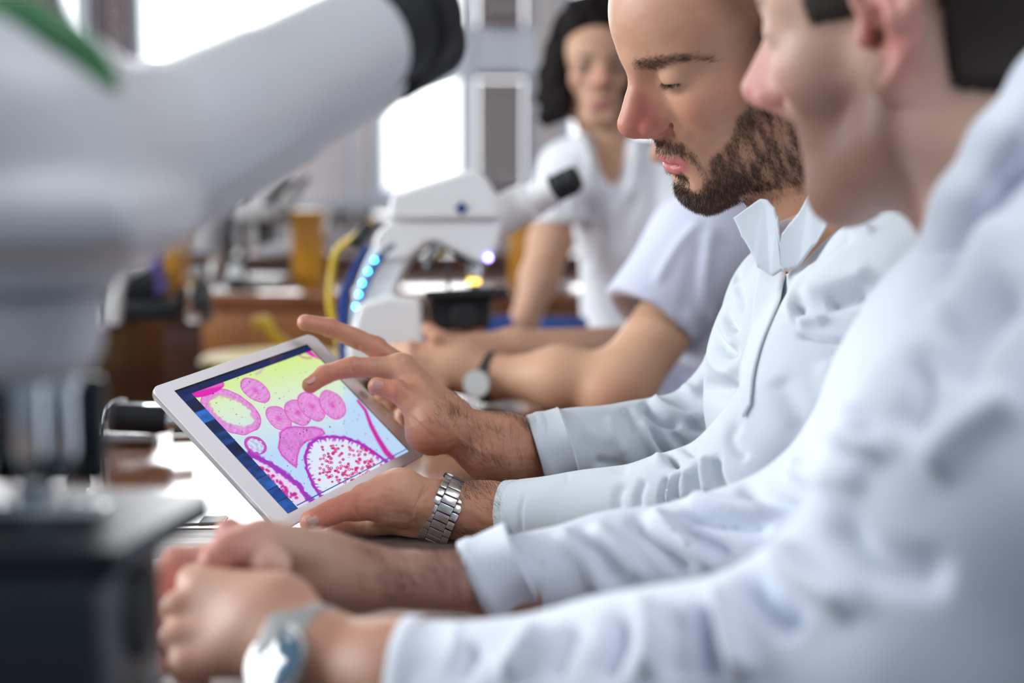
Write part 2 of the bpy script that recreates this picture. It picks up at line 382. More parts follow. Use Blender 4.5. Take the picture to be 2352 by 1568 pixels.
M['frame'] = mat('window_frame', (.62, .66, .72), .5)
M['floor'] = mat('floor_lino', (.20, .15, .13), .35, noise=(3, .5, (.7, .7, .7)))
M['ceiling'] = mat('ceiling_paint', (.75, .75, .75), .9)
M['wood'] = mat('table_wood', (.23, .095, .042), .095, spec=.36, wood=((.14, .055, .026), (9, .7, 9)))
M['wood_near'] = mat('table_wood_greyish', (.24, .19, .165), .38, spec=.28, wood=((.16, .115, .095), (1.0, 12, 9)))  # greyish-brown streaked wood of the near table
M['wood_dark'] = mat('bench_wood', (.085, .035, .025), .3, wood=((.05, .022, .018), (3, 3, .5)))
M['wood_orange'] = mat('cabinet_wood', (.30, .12, .035), .35, wood=((.22, .08, .03), (4, 4, .6)))
M['metal_leg'] = mat('painted_steel', (.12, .12, .13), .4, .5)
# ================================================================== SETTING
def struct(name, c, size, m, bev=0):
    b = MB(); b.box(c, size, bev=bev); o = b.obj(name, m, smooth=False); o['kind'] = 'structure'; return o
YB = 5.6   # inner face of the window wall
struct('floor', (0.2, 2.2, -.05), (9.4, 8.4, .1), M['floor'])
struct('ceiling', (0.2, 3.4, 3.25), (9.4, 6.0, .1), M['ceiling'])
wx = lambda px: (px - 1176) / FPX * (YB / math.cos(PITCH)) * 1.0
def wz(py): return P(1176, py, 1.0)[2] * 1 and CAM[2] + (YB / (P(1176, py, 1.0)[1])) * (P(1176, py, 1.0)[2] - CAM[2])
# window wall: sill wall, head wall, piers
wl = []
def wall_piece(x0, x1, z0, z1): wl.append((x0, x1, z0, z1))
b = MB()
for (x0, x1, z0, z1) in ((-4.4, wx(805), 0, wz(470)), (wx(805), 4.9, 0, wz(500)), (-4.4, 4.9, 2.95, 3.2), (wx(560), wx(805), wz(470), wz(190)), (wx(822), wx(855), wz(500), 2.95), (wx(1232), wx(1282), wz(500), 2.95), (wx(1560), 4.9, wz(500), 2.95), (-4.4, -2.6, wz(470), 2.95)):
    b.box(((x0 + x1) / 2, YB + .12, (z0 + z1) / 2), (x1 - x0, .24, z1 - z0))
o = b.obj('wall_back', M['wall'], smooth=False); o['kind'] = 'structure'
struct('wall_left', (-4.45, 3.2, .55), (.1, 5, 1.1), M['wall']); struct('wall_left', (-4.45, 3.2, 3.0), (.1, 5, .5), M['wall'])
struct('wall_right', (4.85, 2.2, 1.6), (.1, 8, 3.2), M['wall'])
def bar(bb, x0, x1, z0, z1, dy=.08): bb.box(((x0 + x1) / 2, YB + .05, (z0 + z1) / 2), (x1 - x0, dy, z1 - z0), bev=.006, seg=1)
def window(n, x0, x1, z0, z1, vs, hs):
    b = MB()
    for x in [x0, x1]: bar(b, x - .035, x + .035, z0 - .035, z1, .086)
    for x in vs: bar(b, x - .03, x + .03, z0, z1)
    for z in [z0, z1]: bar(b, x0, x1, z - .035, z + .035, .074)
    for (za, zb) in hs: bar(b, x0, x1, za, zb, .066)
    o = b.obj('window_%d' % n, M['frame'], smooth=False); o['kind'] = 'structure'
    g = MB(); g.box(((x0 + x1) / 2, YB + .06, (z0 + z1) / 2), (x1 - x0 - .02, .006, z1 - z0 - .02)); gl = g.obj('pane', M['pane'], o, smooth=False)
    return o
pm = bpy.data.materials.new('window_glass'); pm.use_nodes = True; nt_ = pm.node_tree; nt_.nodes.clear()
o_ = nt_.nodes.new('ShaderNodeOutputMaterial'); mx_ = nt_.nodes.new('ShaderNodeMixShader'); tr_ = nt_.nodes.new('ShaderNodeBsdfTransparent'); gl_ = nt_.nodes.new('ShaderNodeBsdfGlossy'); gl_.inputs['Roughness'].default_value = .02; mx_.inputs[0].default_value = .06
nt_.links.new(tr_.outputs[0], mx_.inputs[1]); nt_.links.new(gl_.outputs[0], mx_.inputs[2]); nt_.links.new(mx_.outputs[0], o_.inputs[0]); M['pane'] = pm
window(1, wx(-300), wx(215), wz(470), 2.93, [wx(150), wx(0)], [(wz(185), wz(160))])
window(2, wx(240), wx(815), wz(470), 2.93, [wx(325)], [(wz(190), wz(165))])
window(3, wx(862), wx(1225), wz(455), 2.93, [wx(1076)], [(wz(178), wz(58))])
window(4, wx(1290), wx(1560), wz(455), 2.93, [wx(1400)], [(wz(178), wz(58))])
def blind(px0, px1, py0, py1, label):
    x0, x1, z0, z1 = wx(px0), wx(px1), wz(py1), (wz(py0) if py0 > -900 else 2.88); t = thing('window_blind', label, 'blind', ((x0 + x1) / 2, YB - .03, z0))
    b = MB(); n = int((z1 - z0) / .022)
    for i in range(n): b.box(((x0 + x1) / 2, YB - .03, z0 + (i + .5) * .022), (x1 - x0, .004, .0205), R=np.array(Matrix.Rotation(.35, 3, 'X')))
    b.obj('slats', M['skydark'], t, smooth=False)
    b = MB(); b.box(((x0 + x1) / 2, YB - .03, z0 - .008), (x1 - x0, .014, .016), bev=.003); b.obj('bottom_rail', M['skydark'], t)
    b = MB(); b.box(((x0 + x1) / 2, YB - .03, z1 + .012), (x1 - x0, .03, .024), bev=.003); b.obj('head_rail', M['skydark'], t)
blind(243, 322, -999, 158, 'brown slatted blind between the two left windows, beside the green-banded microscope')
blind(1100, 1200, -999, 52, 'brown slatted blind in the upper pane behind the curly-haired woman')
blind(1100, 1200, 182, 436, 'brown slatted blind in the lower pane left of the curly-haired woman')
blind(700, 1060, -999, -150, 'wide brown blind above the white microscope, added out of view to block table glare')  # added out of view to keep window glare off the table's right side
blind(1255, 1550, -999, -60, 'unseen brown blind added in the window behind the men to cut table glare')  # also added unseen, shuts out more of the window's reflection
blind(30, 155, -999, 60, 'brown slatted blind at the far left behind the green-banded microscope')
t = struct('trim_1', ((wx(240) + wx(1245)) / 2, YB - .06, wz(462) - .02), (wx(1245) - wx(240), .14, .04), M['frame'])

# ================================================================== TABLES
def slab(mb, pts, z, th):
    mb.extrude([(p[0], p[1], z) for p in pts], (0, 0, -th))
def table(label, pts, m, legs):
    c = np.mean([(p[0], p[1]) for p in pts], 0); t = thing('work_table', label, 'table', (c[0], c[1], 0))
    b = MB(); slab(b, pts, TABLE, .032); b.obj('tabletop', m, t, smooth=False, bev=.003)
    for (x, y) in legs:
        b = MB(); b.box((x, y, (TABLE - .032) / 2), (.045, .045, TABLE - .032), bev=.004); b.obj('leg', M['metal_leg'], t)
    b = MB(); xs = [l[0] for l in legs]; ys = [l[1] for l in legs]
    b.box(((min(xs) + max(xs)) / 2, max(ys), TABLE - .075), (max(xs) - min(xs), .02, .07)); b.obj('apron', M['metal_leg'], t); b = MB(); b.box(((min(xs) + max(xs)) / 2, min(ys), TABLE - .075), (max(xs) - min(xs), .02, .07)); b.obj('apron', M['metal_leg'], t)
y1 = T(640, 1214)[1]
def arc(cx, cy, r, a0, a1, n=10): return [(cx + r * math.cos(math.radians(a0 + (a1 - a0) * i / n)), cy + r * math.sin(math.radians(a0 + (a1 - a0) * i / n))) for i in range(n + 1)]
table('streaked grey-brown table nearest the camera, under the clasped hands', [(-.62, .25), (.165, .25), (.165, y1 - .0003), (-.62, y1 - .0003)], M['wood_near'], [(-.55, .32), (.10, .32), (-.55, y1 - .1), (.10, y1 - .1)])
table('glossy brown table under the tablet, white with window glare', [(-.60, y1 + .0003), (.165, y1 + .0003), (.165, 1.918)] + arc(-.38, 1.70, .215, 90, 178, 10), M['wood'], [(-.50, y1 + .1), (.10, y1 + .1), (-.40, 1.78), (.10, 1.82)])
table('brown table carrying the white microscope with blue lights', [(-.40, 1.921), (.165, 1.921), (.20, 2.80), (-.24, 2.80)], M['wood'], [(-.30, 2.0), (.10, 2.0), (-.18, 2.72), (.10, 2.72)])

# ================================================================== TABLET
RTb = np.array([[.455, .693, -.559], [-.201, .691, .694], [.868, -.203, .454]]); cTb = np.array([-.1948, .0738, 1.2953])
def tb(u, v, w_=0.0):
    """u right, v down from the centre (m), w out of the screen"""
    q = RTb @ np.array([u, v, -w_]) + cTb; return CAM + cam2w_(q)
def cam2w_(v): return v[0] * RT - v[1] * UP + v[2] * FW
tu, tv, tn = nrm(tb(1, 0) - tb(0, 0)), nrm(tb(0, 1) - tb(0, 0)), nrm(tb(0, 0, 1) - tb(0, 0))
tabl = thing('tablet', 'white tablet showing a pink microscope slide picture, held in both hands', 'tablet', tb(-.12, .0847))
def rrect(hw, hh, r, n=10):
    o = []
    for cx, cy, a in ((hw - r, hh - r, 0), (-hw + r, hh - r, 90), (-hw + r, -hh + r, 180), (hw - r, -hh + r, 270)):
        for i in range(n + 1): t_ = math.radians(a + 90 * i / n); o.append((cx + r * math.cos(t_), cy + r * math.sin(t_)))
    return o
def plate(prof, hw, hh, r):
    """stack of rounded rectangles: (inset, height)"""
    V = []; k = 0
    for ins, h_ in prof:
        o = rrect(hw - ins, hh - ins, max(r - ins, .001)); k = len(o); V += [tb(a, b_, h_) for a, b_ in o]
    F = [(i * k + j, i * k + (j + 1) % k, (i + 1) * k + (j + 1) % k, (i + 1) * k + j) for i in range(len(prof) - 1) for j in range(k)]
    F += [tuple(range(k))[::-1], tuple((len(prof) - 1) * k + j for j in range(k))]
    return V, F
V, F = plate([(.0045, -.0078), (.0012, -.0062), (.0002, -.0035), (0, -.0012)], .120, .08475, .0105); b = MB().add(V, F); b.obj('back_shell', M['tablet_metal'], tabl)
V, F = plate([(0, -.0012), (0, -.0004), (.0006, 0)], .1198, .08455, .0103); b = MB().add(V, F); b.obj('front_glass', M['tablet'], tabl)
b = MB(); b.lathe([(.0052, 0.00015), (.0058, .0003), (.0058, .00015)], tb(.1092, 0, 0), tn, 32); b.obj('home_button', M['tablet'], tabl)
def wimg(q):
    """painted picture on the screen; q in the close-up frame"""
    n = len(q); X, Y = q[:, 0], q[:, 1]; c = np.zeros((n, 3))
    g = np.clip((Y - 380 + .25 * (X - 700)) / 620, 0, 1)[:, None]; g = np.clip(g + (X[:, None] > 1250) * np.clip((X[:, None] - 1150) / 500, 0, .4), 0, 1)
    c[:] = np.array([.83, .94, .52]) * (1 - g) + np.array([.74, .86, .98]) * g; c += (g * (1 - g)) * np.array([.25, .12, .40])
    nz = lambda f, s: wnoise(np.c_[q, 0 * X] / 1000, f, s, 8)
    def rot(cx, cy, a, dx=0): t_ = math.radians(a); x_, y_ = X - cx, Y - cy; return x_ * math.cos(t_) + y_ * math.sin(t_), -x_ * math.sin(t_) + y_ * math.cos(t_)
    pink, mag, pale = np.array([.88, .56, .85]), np.array([.84, .22, .70]), np.array([.95, .80, .93])
    def mixc(m, col): nonlocal c; m = np.clip(m, 0, 1)[:, None]; c = c * (1 - m) + np.asarray(col) * m
    rad = 1 + .03 * nz(9, 2)
    for (cx, cy, a, rx, ry) in ((675, 558, 34, 112, 62), (828, 742, 42, 98, 64), (952, 705, 42, 100, 70), (1045, 665, 45, 112, 72), (1178, 655, 52, 106, 74)):
        u, v = rot(cx, cy, a); r = np.hypot(u / rx, v / ry) * rad; mixc((1 - r) * 25, pink * (1 + .05 * nz(40, int(cx))[:, None]))
        mixc(np.exp(-((r - .97) / .035) ** 2) * .8, mag); rays = np.clip(np.sin(np.arctan2(v / ry, u / rx) * 26 + 3 * nz(30, 4)), 0, 1) * np.clip(1 - abs(r - .5) / .4, 0, 1); mixc(rays * .45, pale)
        mixc(np.exp(-(r / .22) ** 2) * .55, mag); mixc((nz(55, int(cy)) > 1.75) * (r < .9) * .8, (.16, .06, .16))
    u, v = rot(510, 700, 28); r = np.hypot(u / 215, v / 125) * rad; ri = np.hypot((u - 8) / 155, (v + 8) / 78) * (1 + .06 * nz(20, 6))
    m = np.clip((1 - r) * 25, 0, 1) * np.clip((ri - 1) * 12, 0, 1); mixc(m, pink * (1 + .05 * nz(35, 7)[:, None])); mixc(np.exp(-((r - .98) / .018) ** 2) * .85, mag); mixc(np.exp(-((ri - 1) / .05) ** 2) * .35, mag)
    u, v = rot(350, 552, -17); r = np.hypot(u / 125, v / 42); mixc((1 - r) * 18, (.90, .38, .78)); mixc(np.exp(-((r - .97) / .05) ** 2) * .7, mag); mixc(((Y - 560 + .2 * (X - 280)) / 12) * (r < 1.0), (.88, .12, .70))
    u, v = rot(675, 920, 30); r = np.hypot(u / 80, v / 58) * rad; ri = np.hypot(u / 56, v / 38) * (1 + .1 * nz(30, 8)); mixc(np.clip((1 - r) * 20, 0, 1) * np.clip((ri - 1) * 10, 0, 1), (.78, .30, .72)); mixc((ri < 1) * (nz(60, 9) > .2) * .5, (.80, .55, .85))
    bean = [(835, 838), (880, 805), (930, 797), (1000, 803), (1060, 800), (1110, 815), (1128, 842), (1070, 870), (1000, 895), (965, 935), (948, 990), (942, 1062), (905, 1035), (850, 985), (826, 935), (836, 880)]
    mb = softpoly(q, bean, 6); mixc(mb, pink * np.array([.97, .92, 1]) * (1 + .05 * nz(35, 12)[:, None])); d, _ = polydist(q, bean + [bean[0]]); mixc(np.exp(-(d / 6) ** 2) * .8, mag); mixc(np.clip(mb, 0, 1) * (nz(50, 14) > 1.5) * .8, (.2, .08, .2))
    u, v = rot(1260, 1130, 32); r = np.hypot(u / 330, v / 225)
    big = [(1110, 1265), (1055, 1180), (1012, 1080), (1000, 990), (1025, 915), (1080, 875), (1160, 862), (1260, 870), (1350, 900), (1430, 950), (1500, 1000), (1560, 1050), (1400, 1140), (1250, 1230)]
    mi = softpoly(q, big, 8); mixc(mi * .9, (.90, .93, .99))
    line = big[:12]; d, t_ = polydist(q, line); mixc(np.exp(-(d / (11 + 3 * nz(30, 15))) ** 4) * .95, (.66, .12, .72)); jag = (np.sin(t_ * 190 + 2 * nz(12, 16)) > .1) * mi; mixc(np.exp(-((d - 16) / 12) ** 2) * jag * .8, (.66, .20, .74))
    r_ = np.random.default_rng(3)
    for i in range(150):
        a = r_.uniform(0, 1); cx, cy = 1120 + r_.normal() * 20 + a * 330, 960 + r_.uniform(-60, 190) + a * 40
        if not inpoly(np.array([[cx, cy]]), big)[0]: continue
        rr = r_.uniform(6, 11); d = np.hypot((X - cx), (Y - cy) * 1.15); mixc(np.exp(-((d - rr * .75) / 3.2) ** 2) * .9, (.80, .06, .42)); 
        if i % 3 == 0: mixc(np.exp(-(d / rr / .5) ** 2) * .8, (.70, .05, .40))
    bl = [(632, 980), (700, 1005), (780, 1045), (840, 1095), (900, 1130), (950, 1175), (990, 1225), (1045, 1290)]; low = bl + [(950, 1330), (790, 1170)]
    mixc(softpoly(q, low, 8) * .85, (.93, .84, .95)); d, t_ = polydist(q, bl); mixc(np.exp(-((d - 4) / (15 + 5 * nz(25, 17))) ** 4) * .92, (.62, .14, .72))
    for i in range(46):
        a = r_.uniform(0, 1); k_ = r_.uniform(10, 90); cx, cy = 720 + a * 250 - k_ * .5, 1045 + a * 215 + k_ * .35; rr = r_.uniform(7, 15); d = np.hypot(X - cx, (Y - cy) * r_.uniform(.8, 1.5)); mixc(np.exp(-((d) / rr) ** 4) * .85 * inpoly(q, low), (.78, .10, .56))
    d, t_ = polydist(q, [(1345, 628), (1395, 690), (1432, 790), (1480, 880), (1530, 960), (1580, 1015)]); mixc(np.exp(-(d / (8 + 12 * t_)) ** 4), (.80, .14, .62))
    mixc(softpoly(q, [(965, 270), (1010, 275), (1095, 355), (1040, 335), (985, 300)], 6), (.92, .12, .78)); d, _ = polydist(q, [(735, 385), (722, 415), (705, 440), (680, 452)]); mixc(np.exp(-(d / 9) ** 2) * .6, (.85, .6, .8))
    d, _ = polydist(q, [(950, 322), (990, 345), (1040, 350)]); mixc(np.exp(-(d / 6) ** 2) * .6, (.7, .4, .6)); mixc((nz(70, 21) + .5 * nz(20, 22) > 2.05) * .75, (.12, .10, .18))
    return np.clip(c, 0, 1)
NU, NV = 560, 420; uu, vv = np.meshgrid(np.linspace(-.5, .5, NU), np.linspace(-.5, .5, NV), indexing='ij'); uu, vv = uu.ravel(), vv.ravel()
W3 = tb(0, 0, .00035) + np.outer(uu * .1971, tu) + np.outer(vv * .1478, tv); q = (proj(W3)[:, :2] - np.array([350, 700])) * 2.851
col = wimg(q); U = uu + .5; Vv = vv + .5
left = U < .075; top = Vv < .055
cellid = np.floor(Vv * 11).astype(int); blues = np.array([[.035, .10, .26], [.02, .06, .17], [.10, .25, .48], [.03, .08, .20], [.05, .13, .30], [.02, .06, .18], [.04, .12, .28], [.06, .15, .33], [.08, .22, .42], [.05, .16, .36], [.07, .2, .4]])[cellid % 11]
bl_ = blues * (1 + .12 * wnoise(np.c_[uu, vv, 0 * uu], 14, 3))[:, None]; col[left] = np.clip(bl_[left] * 1.55 + .015, 0, 1); ed = left & (np.abs(Vv * 11 - np.round(Vv * 11)) < .04); col[ed] = (.10, .20, .35); col[top] = (.025, .12, .34)
col[(Vv < .014)] = (.01, .01, .012); col[(U > .992)] = (.01, .01, .012); col[(Vv > .978) & (Vv < .984) & (U > .08)] = (.20, .35, .60)
ii, jj = np.meshgrid(np.arange(NU - 1), np.arange(NV - 1), indexing='ij'); a_ = (ii * NV + jj).ravel(); F = np.stack([a_, a_ + 1, a_ + NV + 1, a_ + NV], 1)
sm = bpy.data.materials.new('lit_screen'); sm.use_nodes = True; nt_ = sm.node_tree; bs = nt_.nodes['Principled BSDF']; at_ = nt_.nodes.new('ShaderNodeAttribute'); at_.attribute_name = 'picture'
nt_.links.new(at_.outputs['Color'], bs.inputs['Emission Color']); bs.inputs['Emission Strength'].default_value = .84; bs.inputs['Base Color'].default_value = (.01, .01, .01, 1); bs.inputs['Roughness'].default_value = .12
lin = np.where(col < .04045, col / 12.92, ((col + .055) / 1.055) ** 2.4)
mesh_obj('screen', W3, F, sm, tabl, cols=lin, attr='picture')

# ================================================================== FOREGROUND MICROSCOPE
mf = thing('microscope', 'large out-of-focus white microscope with green band at the left edge, nearest the camera', 'microscope', np.r_[P(30, 1300, .60)[:2], TABLE])
hx = P(40, 300, .60)
def lat_(name, prof, ax_px, m, seg=64, d=.60, parent=mf):
    """vertical turned part: (radius, py) pairs about the column at px,d"""
    base = P(ax_px, 784, d); b = MB(); b.lathe([(r, P(ax_px, py, d)[2] - base[2]) for r, py in prof], base, (0, 0, 1), seg); return b.obj(name, m, parent)
s = Sdf(.0032)
s.cap(P(-160, 330, .62), P(-20, 335, .605), .056, .055, k=.03); s.cap(P(-20, 335, .60), P(30, 480, .60), .054, .050, k=.03)
s.cap(P(110, 400, .61), P(330, 335, .67), .040, .040, k=.03); s.box(P(60, 500, .60), (.062, .06, .012), rd=.008, k=.012)
s.half(P(120, 552, .60), (0, 0, -1)) if False else None
V, F = s.mesh(); mesh_obj('head_housing', relax(V, F, 3), F, M['mic_white'], mf)
b = MB(); tA, tB_ = P(200, 430, .64), P(843, 91, .79); ta = nrm(tB_ - tA); Lt = np.linalg.norm(tB_ - tA)
b.lathe([(.0380, -.02), (.0372, .02), (.0340, Lt * .60), (.0325, Lt * .61), (.0315, Lt * .97), (.030, Lt)], tA, ta, 72); b.obj('eyepiece_tube', M['mic_white'], mf)
b = MB(); b.lathe([(.0290, -.002), (.0308, 0), (.0308, .024), (.0285, .026), (.0285, .030), (.0312, .032), (.0308, .052), (.028, .056), (.022, .056)], tB_, ta, 72); ec = b.obj('eyecup', M['black_rubber'], mf)
of = FW * .062 + RT * .004 + UP * .002
b = MB(); b.lathe([(.0325, -.02), (.030, Lt * .55), (.0275, Lt * .56), (.0270, Lt * .93), (.025, Lt * .95)], tA + of, ta, 48); b.obj('eyepiece_tube', M['mic_white'], mf)
b = MB(); b.lathe([(.0260, 0), (.0275, .002), (.0275, .048), (.020, .052)], tB_ + of, ta, 48); b.obj('eyecup', M['black_rubber'], mf)
b = MB(); pts = [P(-20, 40, .575), P(50, 50, .575), P(122, 88, .575), P(180, 140, .58), P(222, 205, .586), P(232, 250, .592)]; b.tube(pts, [.009, .0105, .0110, .0110, .0100, .007], 16, 40); b.obj('band', M['green'], mf)
lat_('arm_collar', [(.040, 545), (.043, 556), (.0435, 590), (.041, 606), (.0405, 640), (.042, 655)], 20, M['mic_white'])
lat_('nosepiece', [(.034, 655), (.0385, 668), (.0395, 700), (.0385, 800), (.034, 850), (.028, 868), (.010, 872)], 20, M['mic_white'])
lat_('nosepiece_ring', [(.0385, 668), (.0405, 672), (.0405, 684), (.0385, 688)], 20, M['mic_grey'])
for (px, r_, d_, lab) in ((58, .0075, .60, 0), (135, .0065, .62, 0), (-60, .0080, .60, 0)):
    base = P(px, 784, d_); zz = lambda py: P(px, py, d_)[2] - base[2]
    ob = MB(); ob.lathe([(r_ * 1.35, zz(862)), (r_ * 1.35, zz(885)), (r_, zz(890)), (r_, zz(1040)), (r_ * .75, zz(1075)), (r_ * .45, zz(1110))], base, (0, 0, 1), 40); ob.obj('objective_lens', M['chrome'], mf)
bb = MB(); bb.box(P(60, 985, .66), (.075, .012, .05), bev=.004); bb.obj('condenser_mount', M['gun'], mf)
# stage plate with its pointed front corner, body under it
sp = [P(-260, 1130, .60), P(40, 1118, .66), P(300, 1120, .665), P(484, 1140, .655), P(470, 1170, .64), P(250, 1290, .56), P(-260, 1330, .50)]
zs = P(484, 1142, .655)[2]
sp = [T(-300, 1125, zs), T(60, 1112, zs), T(470, 1128, zs), T(486, 1142, zs), T(272, 1262, zs), T(-300, 1262, zs)]
b = MB(); b.extrude(sp, (0, 0, -.0105)); b.obj('stage', M['gun'], mf, smooth=False, bev=.0015)
b = MB(); b.box(T(60, 1170, zs) + np.array([0, 0, .0008]), (.07, .024, .0012), bev=.0003); b.obj('slide', M['slide_glass'], mf)
b = MB(); b.lathe([(.0070, 0), (.0085, .003), (.0080, .009), (.005, .012), (.001, .0125)], T(85, 1160, zs), (0, 0, 1), 24); b.obj('stage_screw', M['chrome'], mf)
b = MB(); b.box(P(30, 1400, .60) * np.array([1, 1, 0]) + np.array([0, 0, (zs - .0105 + TABLE + .03) / 2]), (.105, .10, zs - .0105 - TABLE - .03), bev=.010); b.obj('substage_body', M['gun'], mf)
b = MB(); b.lathe([(.019, 0), (.021, .004), (.021, .018), (.019, .022)], P(220, 1400, .60), RT, 40); b.obj('focus_knob', M['black_rubber'], mf)
b = MB(); b.box(np.r_[P(20, 1400, .60)[:2] + np.array([-.02, .01]), TABLE + .015], (.17, .19, .03), bev=.010, seg=3); b.obj('base', M['gun'], mf)
b = MB(); b.box(np.r_[P(-330, 1000, .64)[:2], TABLE + .20], (.05, .07, .36), bev=.016, seg=3); b.obj('arm', M['mic_white'], mf)

# ================================================================== WHITE MICROSCOPE WITH BLUE LIGHTS
D2 = 2.20
m2 = thing('microscope', 'white microscope with a curved row of blue lights, standing beyond the tablet', 'microscope', np.r_[P(900, 850, D2)[:2], TABLE])
def side(name, pxs, d0, d1, m, parent=m2, bev=.004):
    """outline seen from the side, given real thickness across the view"""
    a = [P(x, y, (d0 + d1) / 2) - FW * (d1 - d0) / 2 for x, y in pxs]; b = MB(); b.extrude(a, FW * (d1 - d0)); return b.obj(name, m, parent, smooth=True, bev=bev)
def sp2(p, n=40): return [tuple(v) for v in spline(np.array(p, float), n)]
side('head_housing', [(900, 512), (902, 462), (915, 450), (1070, 402), (1092, 398), (1112, 408), (1146, 462), (1148, 512)], 2.14, 2.26, M['mic_bright'], bev=.008)
side('arm_bridge', [(862, 560), (872, 540), (900, 512), (1146, 512), (1150, 530), (1146, 560), (1132, 590), (1110, 612), (1085, 600), (1010, 560), (985, 562), (940, 600), (880, 600)], 2.15, 2.25, M['mic_bright'], bev=.006)
outer = sp2([(900, 520), (868, 560), (838, 620), (818, 690), (812, 760), (818, 860)], 24); inner = sp2([(905, 860), (900, 760), (905, 690), (925, 630), (960, 580), (1010, 545)], 24)
side('arm', outer + inner, 2.16, 2.24, M['mic_bright'], bev=.006)
side('base', [(815, 868), (812, 800), (840, 700), (905, 682), (975, 688), (980, 790), (1000, 800), (1005, 862)], 2.10, 2.30, M['mic_bright'], bev=.008)
band_o = sp2([(902, 556), (872, 580), (843, 630), (822, 690), (812, 745), (815, 860)], 26); band_i = sp2([(826, 862), (824, 748), (834, 695), (854, 640), (880, 596), (912, 566)], 26)
side('blue_band', band_o + band_i, 2.150, 2.165, M['blue'], bev=.001)
side('rear_cover', sp2([(812, 870), (786, 860), (782, 700), (800, 640), (838, 570), (850, 575), (815, 640), (802, 700), (804, 860)], 40), 2.17, 2.23, M['blue'], bev=.002)
for (x, y) in ((860, 597), (845, 623), (832, 650), (824, 676), (817, 704)):
    b = MB(); b.lathe([(.0021, 0), (.0021, .001), (.0013, .0018), (.0001, .002)], P(x, y, 2.148), -FW, 16); b.obj('indicator_light', M['led'], m2)
b = MB(); b.lathe([(.0048, 0), (.0048, .001), (.0028, .002), (.0001, .0022)], P(1122, 592, 2.148), -FW, 16); b.obj('indicator_light', M['led_violet'], m2)
b = MB()
for a in range(0, 8): 
    r_ = .0115 if a % 2 == 0 else .0075; t0 = math.radians(a * 45)
    b.extrude([P(1060, 478, 2.139) + RT * r_ * math.cos(t0) + UP * r_ * math.sin(t0), P(1060, 478, 2.139) + RT * .0055 * math.cos(t0 + .6) + UP * .0055 * math.sin(t0 + .6), P(1060, 478, 2.139) + RT * .0055 * math.cos(t0 - .6) + UP * .0055 * math.sin(t0 - .6)], -FW * .001)
b.cyl(P(1060, 478, 2.139), P(1060, 478, 2.1378), .0075); b.obj('emblem', M['blue'], m2, smooth=False)
b = MB(); a0, a1 = P(1140, 500, 2.20), P(1272, 430, 2.16); t2 = nrm(a1 - a0); L2 = np.linalg.norm(a1 - a0); b.lathe([(.034, -.01), (.032, .01), (.028, L2 * .6), (.0235, L2 * .62), (.0215, L2)], a0, t2, 40); b.obj('eyepiece_tube', M['mic_bright'], m2)
b = MB(); b.lathe([(.0180, -.004), (.0200, 0), (.0200, .018), (.0175, .019), (.0195, .022), (.0185, .038), (.014, .039)], P(1276, 432, 2.16), t2, 40); b.obj('eyecup', M['black_rubber'], m2)
b = MB(); b.lathe([(.030, -.01), (.026, L2 * .6), (.022, L2)], a0 + FW * .06, t2, 32); b.obj('eyepiece_tube', M['mic_bright'], m2)
b = MB(); b.lathe([(.0180, 0), (.0185, .036)], P(1276, 432, 2.16) + FW * .06, t2, 32); b.obj('eyecup', M['black_rubber'], m2)
side('turret', [(1028, 556), (1040, 566), (1108, 600), (1104, 612), (1060, 600), (1034, 580)], 2.17, 2.23, M['black'], bev=.003)
b = MB(); b.lathe([(.013, 0), (.013, .02), (.009, .022), (.009, .045), (.005, .055)], P(1090, 600, 2.2), (0, 0, -1), 30); b.obj('objective_lens', M['chrome'], m2)
b = MB(); b.lathe([(.0094, 0), (.0100, .002), (.0100, .006), (.0094, .008)], P(1088, 640, 2.2), (0, 0, -1), 30); b.obj('objective_ring', M['ring_glow'], m2)
b = MB(); ta2 = P(1010, 548, 2.19); tb2 = P(980, 592, 2.19); b.lathe([(.013, -.0), (.016, .012), (.014, .02), (.010, .022), (.010, .045), (.006, .05)], P(1018, 552, 2.19), tb2 - ta2, 30); b.obj('objective_lens', M['chrome'], m2)
side('stage', [(985, 672), (1165, 664), (1168, 684), (985, 690)], 2.10, 2.30, M['black'], bev=.002)
side('stage_carrier', [(992, 690), (1130, 686), (1125, 752), (1010, 760), (995, 735)], 2.13, 2.27, M['black'], bev=.004)
b = MB(); b.lathe([(.020, 0), (.022, .004), (.022, .02), (.018, .024)], P(1070, 728, 2.13), -FW, 32); b.obj('focus_knob', M['black_rubber'], m2)
b = MB(); b.lathe([(.0026, 0), (.0026, .05)], P(1030, 672, 2.16), (0, 0, 1), 12); b.obj('slide_clip', M['steel_dark'], m2)
# yellow cable behind it
b = MB(); b.tube([P(852, 512, 2.32), P(812, 545, 2.34), P(775, 575, 2.35), P(762, 625, 2.36), P(758, 700, 2.36), P(775, 770, 2.36), np.r_[P(790, 830, 2.36)[:2], TABLE + .006]], .0055, 12, 60); tag(b.obj('cable', M['yellow']), 'yellow cable rising behind the white microscope with blue lights', 'cable')
b = MB(); b.tube([P(846, 520, 2.29), P(832, 540, 2.28), P(815, 560, 2.27)], .011, 12); b.obj('cable_plug', M['black'], m2)

